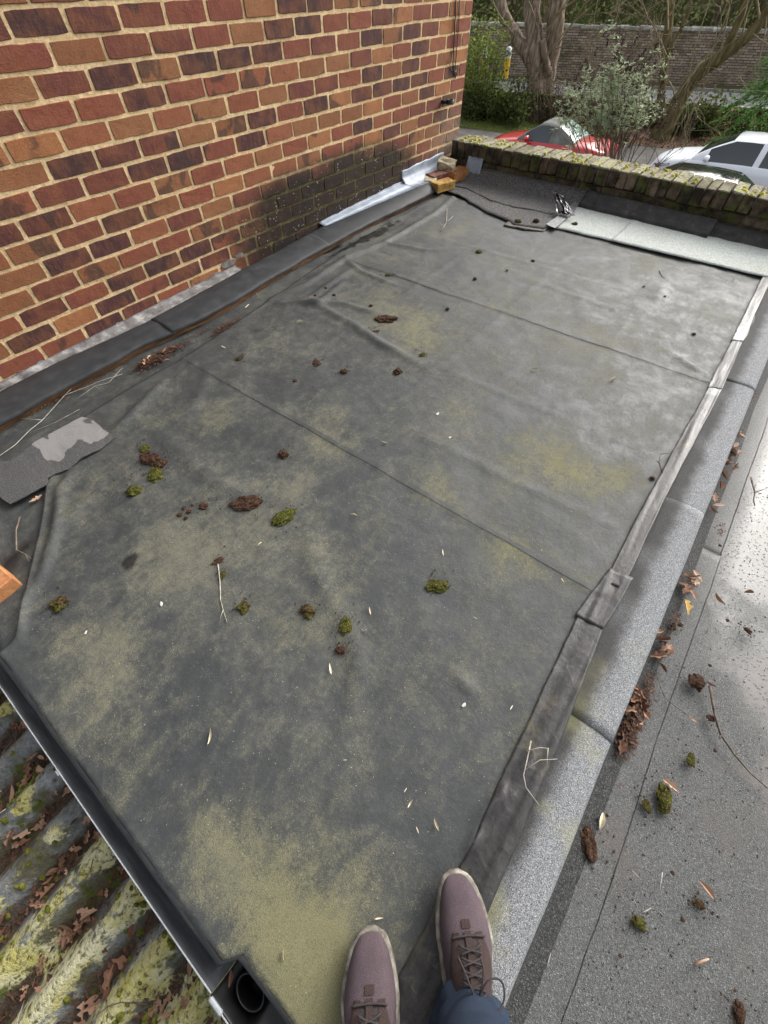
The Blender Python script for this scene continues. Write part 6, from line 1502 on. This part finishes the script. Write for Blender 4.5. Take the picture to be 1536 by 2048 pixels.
# ---------------------------------------------------------------- bollards and pole
YEL = simple('yellow_bollard_paint', [(.3, (.72, .44, .015)), (.7, (.82, .52, .03))], 8, .5, .4, .05); WHT = simple('white_bollard_paint', [(.3, (.68, .70, .70)), (.7, (.80, .81, .80))], 8, .5, .4, .05); BLU = simple('blue_sign', [(.3, (.025, .06, .12)), (.7, (.04, .085, .15))], 8, .4, .4, .05)
def bollard(px, top, bot, w, Y, label):
    a, b = atY(px[0], top, Y), atY(px[1], bot, Y); h = 1.05; W_ = w*depth(a)/F_PX; loc = Vector((b.x, Y, a.z-h)); r_ = empty('traffic_bollard', loc, 0, label, 'bollard', 'keep-left bollards'); inv = Matrix.Translation(loc).inverted(); lean = (a.x-b.x)/(a.z-b.z)*.35
    def ring(z, k, dpt=.5): return [(loc.x+lean*z+cos(t)*W_*.5*k, loc.y+sin(t)*W_*dpt*k, loc.z+z) for t in [2*pi*i/14 for i in range(15)]]
    m = MB(); m.grid([ring(0, 1.05), ring(.05, 1), ring(.66, .98)]); under(m.build('post', YEL, r_, True), inv)
    m = MB(); m.grid([ring(.66, 1.0), ring(.85, 1.06), ring(.97, .95), ring(1.03, .6), ring(1.05, .05)]); under(m.build('sign_head', WHT, r_, True), inv)
    c = Vector((loc.x+lean*.84, loc.y-W_*.56, loc.z+.84)); m = MB(); m.tube([c+Vector((0, .02, 0)), c+Vector((0, -.012, 0))], W_*.36, 16); under(m.build('sign_disc', BLU, r_), inv)
    m = MB(); m.box(c+Vector((0, -.016, 0)), (W_*.42, .006, W_*.12), Matrix.Rotation(.78, 3, 'Y')); m.box(c+Vector((-W_*.12, -.016, -W_*.14)), (W_*.26, .006, W_*.1)); under(m.build('arrow', WHT, r_), inv)
bollard((1018, 1012), 92, 143, 11.5, 27.0, 'yellow and white keep-left bollard nearest the big tree')
bollard((971, 968), 94, 125, 9.5, 27.8, 'keep-left bollard half hidden by the bush at the house corner')
m = MB(); pa, pb = atY(946, -60, 27), atY(938, 58, 27); m.tube([(pb.x, 27, G), pb, pa], [.075, .07, .065], 10); tag(m.build('lamp_post', PIPE, None, True), 'pale grey post rising just beyond the house corner', 'post')

# ---------------------------------------------------------------- cars
def paint(name, c, rough=.25, coat=.8):
    M = Mat(name, rough, .5); M.set('Base Color', c); M.set('Coat Weight', coat); M.set('Coat Roughness', .06); return M.m
GLASS = Mat('car_glass', .04, .9); GLASS.set('Base Color', (.018, .022, .024)); GLASS = GLASS.m
REFLECTION_GLASS = simple('painted_reflection_glass', [(.35, (.10, .16, .14)), (.55, (.38, .55, .50)), (.7, (.16, .24, .21))], 5, .15, .6, 0)  # greenish reflection painted into the glass colour
TYRE = simple('tyre', [(.3, (.014, .014, .014)), (.7, (.03, .03, .03))], 30, .8, .2, .3); RIM = Mat('alloy_rim', .3, .5); RIM.set('Base Color', (.5, .51, .52)); RIM.set('Metallic', .9); RIM = RIM.m
LAMP = Mat('headlamp_glass', .1, .8); LAMP.set('Base Color', LAMP.ramp(LAMP.noise(LAMP.objc(), 9, 3), [(.4, (.03, .035, .04)), (.55, (.55, .6, .66)), (.65, (.10, .11, .12))])); LAMP = LAMP.m
TRIM = simple('black_trim', [(.3, (.012, .012, .012)), (.7, (.025, .025, .025))], 20, .5, .4, .1)
def car(name, label, loc, rz, L, W, H, col, hood, belt, gh, soft=None, group=None, windows=((.0, .5), (.54, 1.0)), rearglass=None):
    """hood: (x, z) top line from nose to tail below the glass; gh: (windscreen foot x, roof start x, roof end x, rear foot x), x measured from the nose backwards"""
    root = empty(name, loc, rz, label, 'car', group); inv = Matrix()
    def add(m, nm, mat, parent=root, sm=True): return m.build(nm, mat, parent, sm)
    hw = W/2; n = 44
    def w_at(x): t = x/L; return hw*(1-.42*(1-sstep(0, .14, t))**1.6)*(1-.25*sstep(.9, 1.0, t)**1.5)
    rows = []
    for i in range(n+1):
        x = L*i/n; w = w_at(x); zb = interp(hood, x); zlo = lerp(.32, .20, sstep(0, .08, x/L)); zs = min(zb, interp(belt, x))
        half = [(0.0, zlo), (w*.8, zlo), (w*.95, zlo+.06), (w, lerp(zlo, zs, .45)), (w*.995, lerp(zlo, zs, .75)), (w*.965, zs-.045), (w*.93, zs-.012), (w*.86, zs+.012+.25*(zb-zs)), (w*.6, zb+.0), (w*.3, zb+.018), (0, zb+.022)]
        ring = [(-x, -a, b) for a, b in half]+[(-x, a, b) for a, b in half[-2::-1]]
        rows.append(ring)
    m = MB(); m.grid(rows); k = len(rows[0]); m.f.append(tuple(range(k))); m.m.append(0); m.f.append(tuple(len(m.v)-k+j for j in range(k))[::-1]); m.m.append(0); add(m, 'body', col)
    # greenhouse
    x0, x1, x2, x3 = gh; zr0, zr1 = interp(hood, x0)+.0, interp(hood, x3)
    def roof(x):
        if x < x1: u = (x-x0)/(x1-x0); return lerp(zr0, H-.035, u**.92)+.02*sin(pi*u)
        if x > x2: u = (x-x2)/(x3-x2); return lerp(H-.02, zr1, u**1.15)+.015*sin(pi*u)
        u = (x-x1)/(x2-x1); return H-.03+.03*sin(pi*clamp(u*.9+.05))
    N = 40; secs = []
    for i in range(N+1):
        x = x0+(x3-x0)*i/N; zt = roof(x); zb = interp(belt, x)-.01; wb = w_at(x)*.925; tum = clamp((zt-zb)/(H-.95)); wr = lerp(wb*.96, hw*.70, clamp(tum, 0, 1)); zt2 = max(zt, zb+.004)
        hf = [(wb, zb), (lerp(wb, wr, .5)+.012, lerp(zb, zt2-.05*tum, .52)), (wr+.01, zt2-.055*tum), (wr*.93, zt2-.018*tum), (wr*.5, zt2+.0), (0, zt2+.008*tum)]
        secs.append([Vector((-x, -a, b)) for a, b in hf]+[Vector((-x, a, b)) for a, b in hf[-2::-1]])
    parts = {'roof': MB(), 'windscreen': MB(), 'rear_window': MB(), 'L': MB(), 'R': MB(), 'L2': MB(), 'R2': MB()}
    k = len(secs[0]); rm = soft or col
    for i in range(N):
        xm = x0+(x3-x0)*(i+.5)/N
        for j in range(k-1):
            q = [secs[i][j], secs[i][j+1], secs[i+1][j+1], secs[i+1][j]]; side = j in (0, 1) or j in (k-2, k-3); top = 2 < j < k-4 or j in (3, k-5)
            dst = 'roof'
            if side:
                u = (xm-x0)/(x3-x0)
                if .10 < u < .92 and roof(xm)-interp(belt, xm) > .10:
                    if windows[0][0] <= u <= windows[0][1]: dst = 'L' if j < 3 else 'R'
                    elif windows[1][0] <= u <= windows[1][1]: dst = 'L2' if j < 3 else 'R2'
            elif top and x0+.06 < xm < x1-.03: dst = 'windscreen'
            elif top and x2+.05 < xm < x3-.06: dst = 'rear_window'
            parts[dst].add(q, [(0, 1, 2, 3)])
    def weld(m, nm, mat):
        if not m.f: return
        me = m.mesh(nm, True); bm = bmesh.new(); bm.from_mesh(me); bmesh.ops.remove_doubles(bm, verts=bm.verts, dist=.0005); bm.to_mesh(me); bm.free(); obj(nm, me, mat, root)
    weld(parts['roof'], 'roof', rm); weld(parts['windscreen'], 'windscreen', GLASS); weld(parts['rear_window'], 'rear_window', rearglass or GLASS)
    for kk in ('L', 'R', 'L2', 'R2'): weld(parts[kk], 'side_window', GLASS)
    # lamps, mirrors, wheels, sill trim
    for s in (-1, 1):
        rows = []
        for i in range(9):
            x = .10+.50*i/8; w = w_at(x); zt = min(interp(hood, x), interp(belt, x)); hgt = lerp(.17, .03, (i/8)**1.3); rows.append([(-x-.004, s*(w*lerp(1.003, .985, u)+.006), zt-.055-hgt*(1-u)) for u in (0, .33, .66, 1)])
        m = MB(); m.grid(rows if s > 0 else [r[::-1] for r in rows]); add(m, 'headlight', LAMP)
        rows = []
        for i in range(5):
            x = L-.06-.22*i/4; w = w_at(x); zt = min(interp(hood, x), interp(belt, x)); rows.append([(-x, s*(w*1.004+.005), zt-.06-.14*u) for u in (0, 1)])
        m = MB(); m.grid(rows); add(m, 'tail_lamp', DRY_LEAF)
        mx = x0+.42; mz = interp(belt, mx)+.085; bm = bmesh.new(); bmesh.ops.create_icosphere(bm, subdivisions=3, radius=.5)
        for v in bm.verts: v.co = Vector((v.co.x*.17*(1.25 if v.co.x > 0 else .7), v.co.y*.24, v.co.z*.16))
        me = bpy.data.meshes.new('mirror'); bm.to_mesh(me); bm.free(); me.polygons.foreach_set('use_smooth', [True]*len(me.polygons)); obj('mirror', me, col, root, (-mx, s*(w_at(mx)+.11), mz))
        m = MB(); m.tube([(-mx+.02, s*(w_at(mx)*.92), mz-.07), (-mx+.02, s*(w_at(mx)+.06), mz-.045)], .02, 6); add(m, 'mirror_arm', TRIM)
        for wx in (.82, L-.78):
            wh = empty('wheel', (-wx, s*(hw-.10), .32), 0, None, None, None, root)
            prof_ = [(.21, -.09), (.30, -.10), (.32, -.07), (.325, 0), (.32, .07), (.30, .10), (.21, .09)]
            m = MB(); m.grid([[(cos(a)*r_, y_, sin(a)*r_) for r_, y_ in prof_] for a in [2*pi*i/24 for i in range(25)]]); m.build('tyre', TYRE, wh, True)
            m = MB(); m.grid([[(cos(a)*r_, s*y_, sin(a)*r_) for r_, y_ in ((.215, .085), (.20, .06), (.06, .05), (.001, .055))] for a in [2*pi*i/24 for i in range(25)]]); m.build('rim', RIM, wh, True)
    m = MB(); m.box((-L/2, 0, .24), (L*.55, W*1.002, .06)); add(m, 'sill', TRIM, root, False)
    return root
WHITE = paint('white_car_paint', (.84, .86, .90), .35, .4); RED = paint('red_car_paint', (.52, .018, .022), .3); BLK = paint('black_car_paint', (.010, .011, .013), .09, 0.0)
SOFT = simple('grey_soft_top', [(.3, (.075, .075, .068)), (.5, (.14, .14, .125)), (.7, (.22, .22, .195))], 3, .85, .2, .4)
car('parked_car', 'white hatchback parked nose left beyond the parapet', (-3.62, 18.78, G), pi*0, 4.3, 1.80, 1.46, WHITE, [(0, .50), (.06, .70), (.25, .80), (.6, .885), (1.15, .965), (1.5, .99), (4.0, 1.0), (4.3, .85)], [(0, .62), (.3, .76), (1.2, .90), (2.4, .955), (4.3, .99)], (1.12, 2.00, 3.35, 4.12), None, 'parked cars', ((.13, .53), (.57, .80)))
COL.objects['parked_car'].rotation_euler.z = pi
car('parked_car', 'red convertible with a grey soft top, half hidden by the shrub', (-9.0, 18.1, G), pi+.03, 4.15, 1.74, 1.27, RED, [(0, .48), (.08, .62), (.4, .72), (1.0, .81), (1.35, .85), (2.9, .90), (3.5, .90), (4.0, .78)], [(0, .58), (.5, .70), (1.2, .80), (2.4, .84), (4.0, .84)], (1.15, 1.80, 2.35, 3.10), SOFT, 'parked cars', ((.12, .58), (.7, .7)), REFLECTION_GLASS)
car('parked_car', 'black car whose roof just shows in front of the white car', (.98, 14.5, G), 0, 4.2, 1.78, 1.44, BLK, [(0, .50), (.06, .68), (.25, .78), (.6, .865), (1.15, .945), (1.5, .97), (3.9, 1.0), (4.2, .85)], [(0, .62), (.3, .76), (1.2, .89), (2.4, .95), (4.2, .98)], (1.10, 1.85, 3.2, 4.0), None, 'parked cars', ((.12, .53), (.57, .82)))
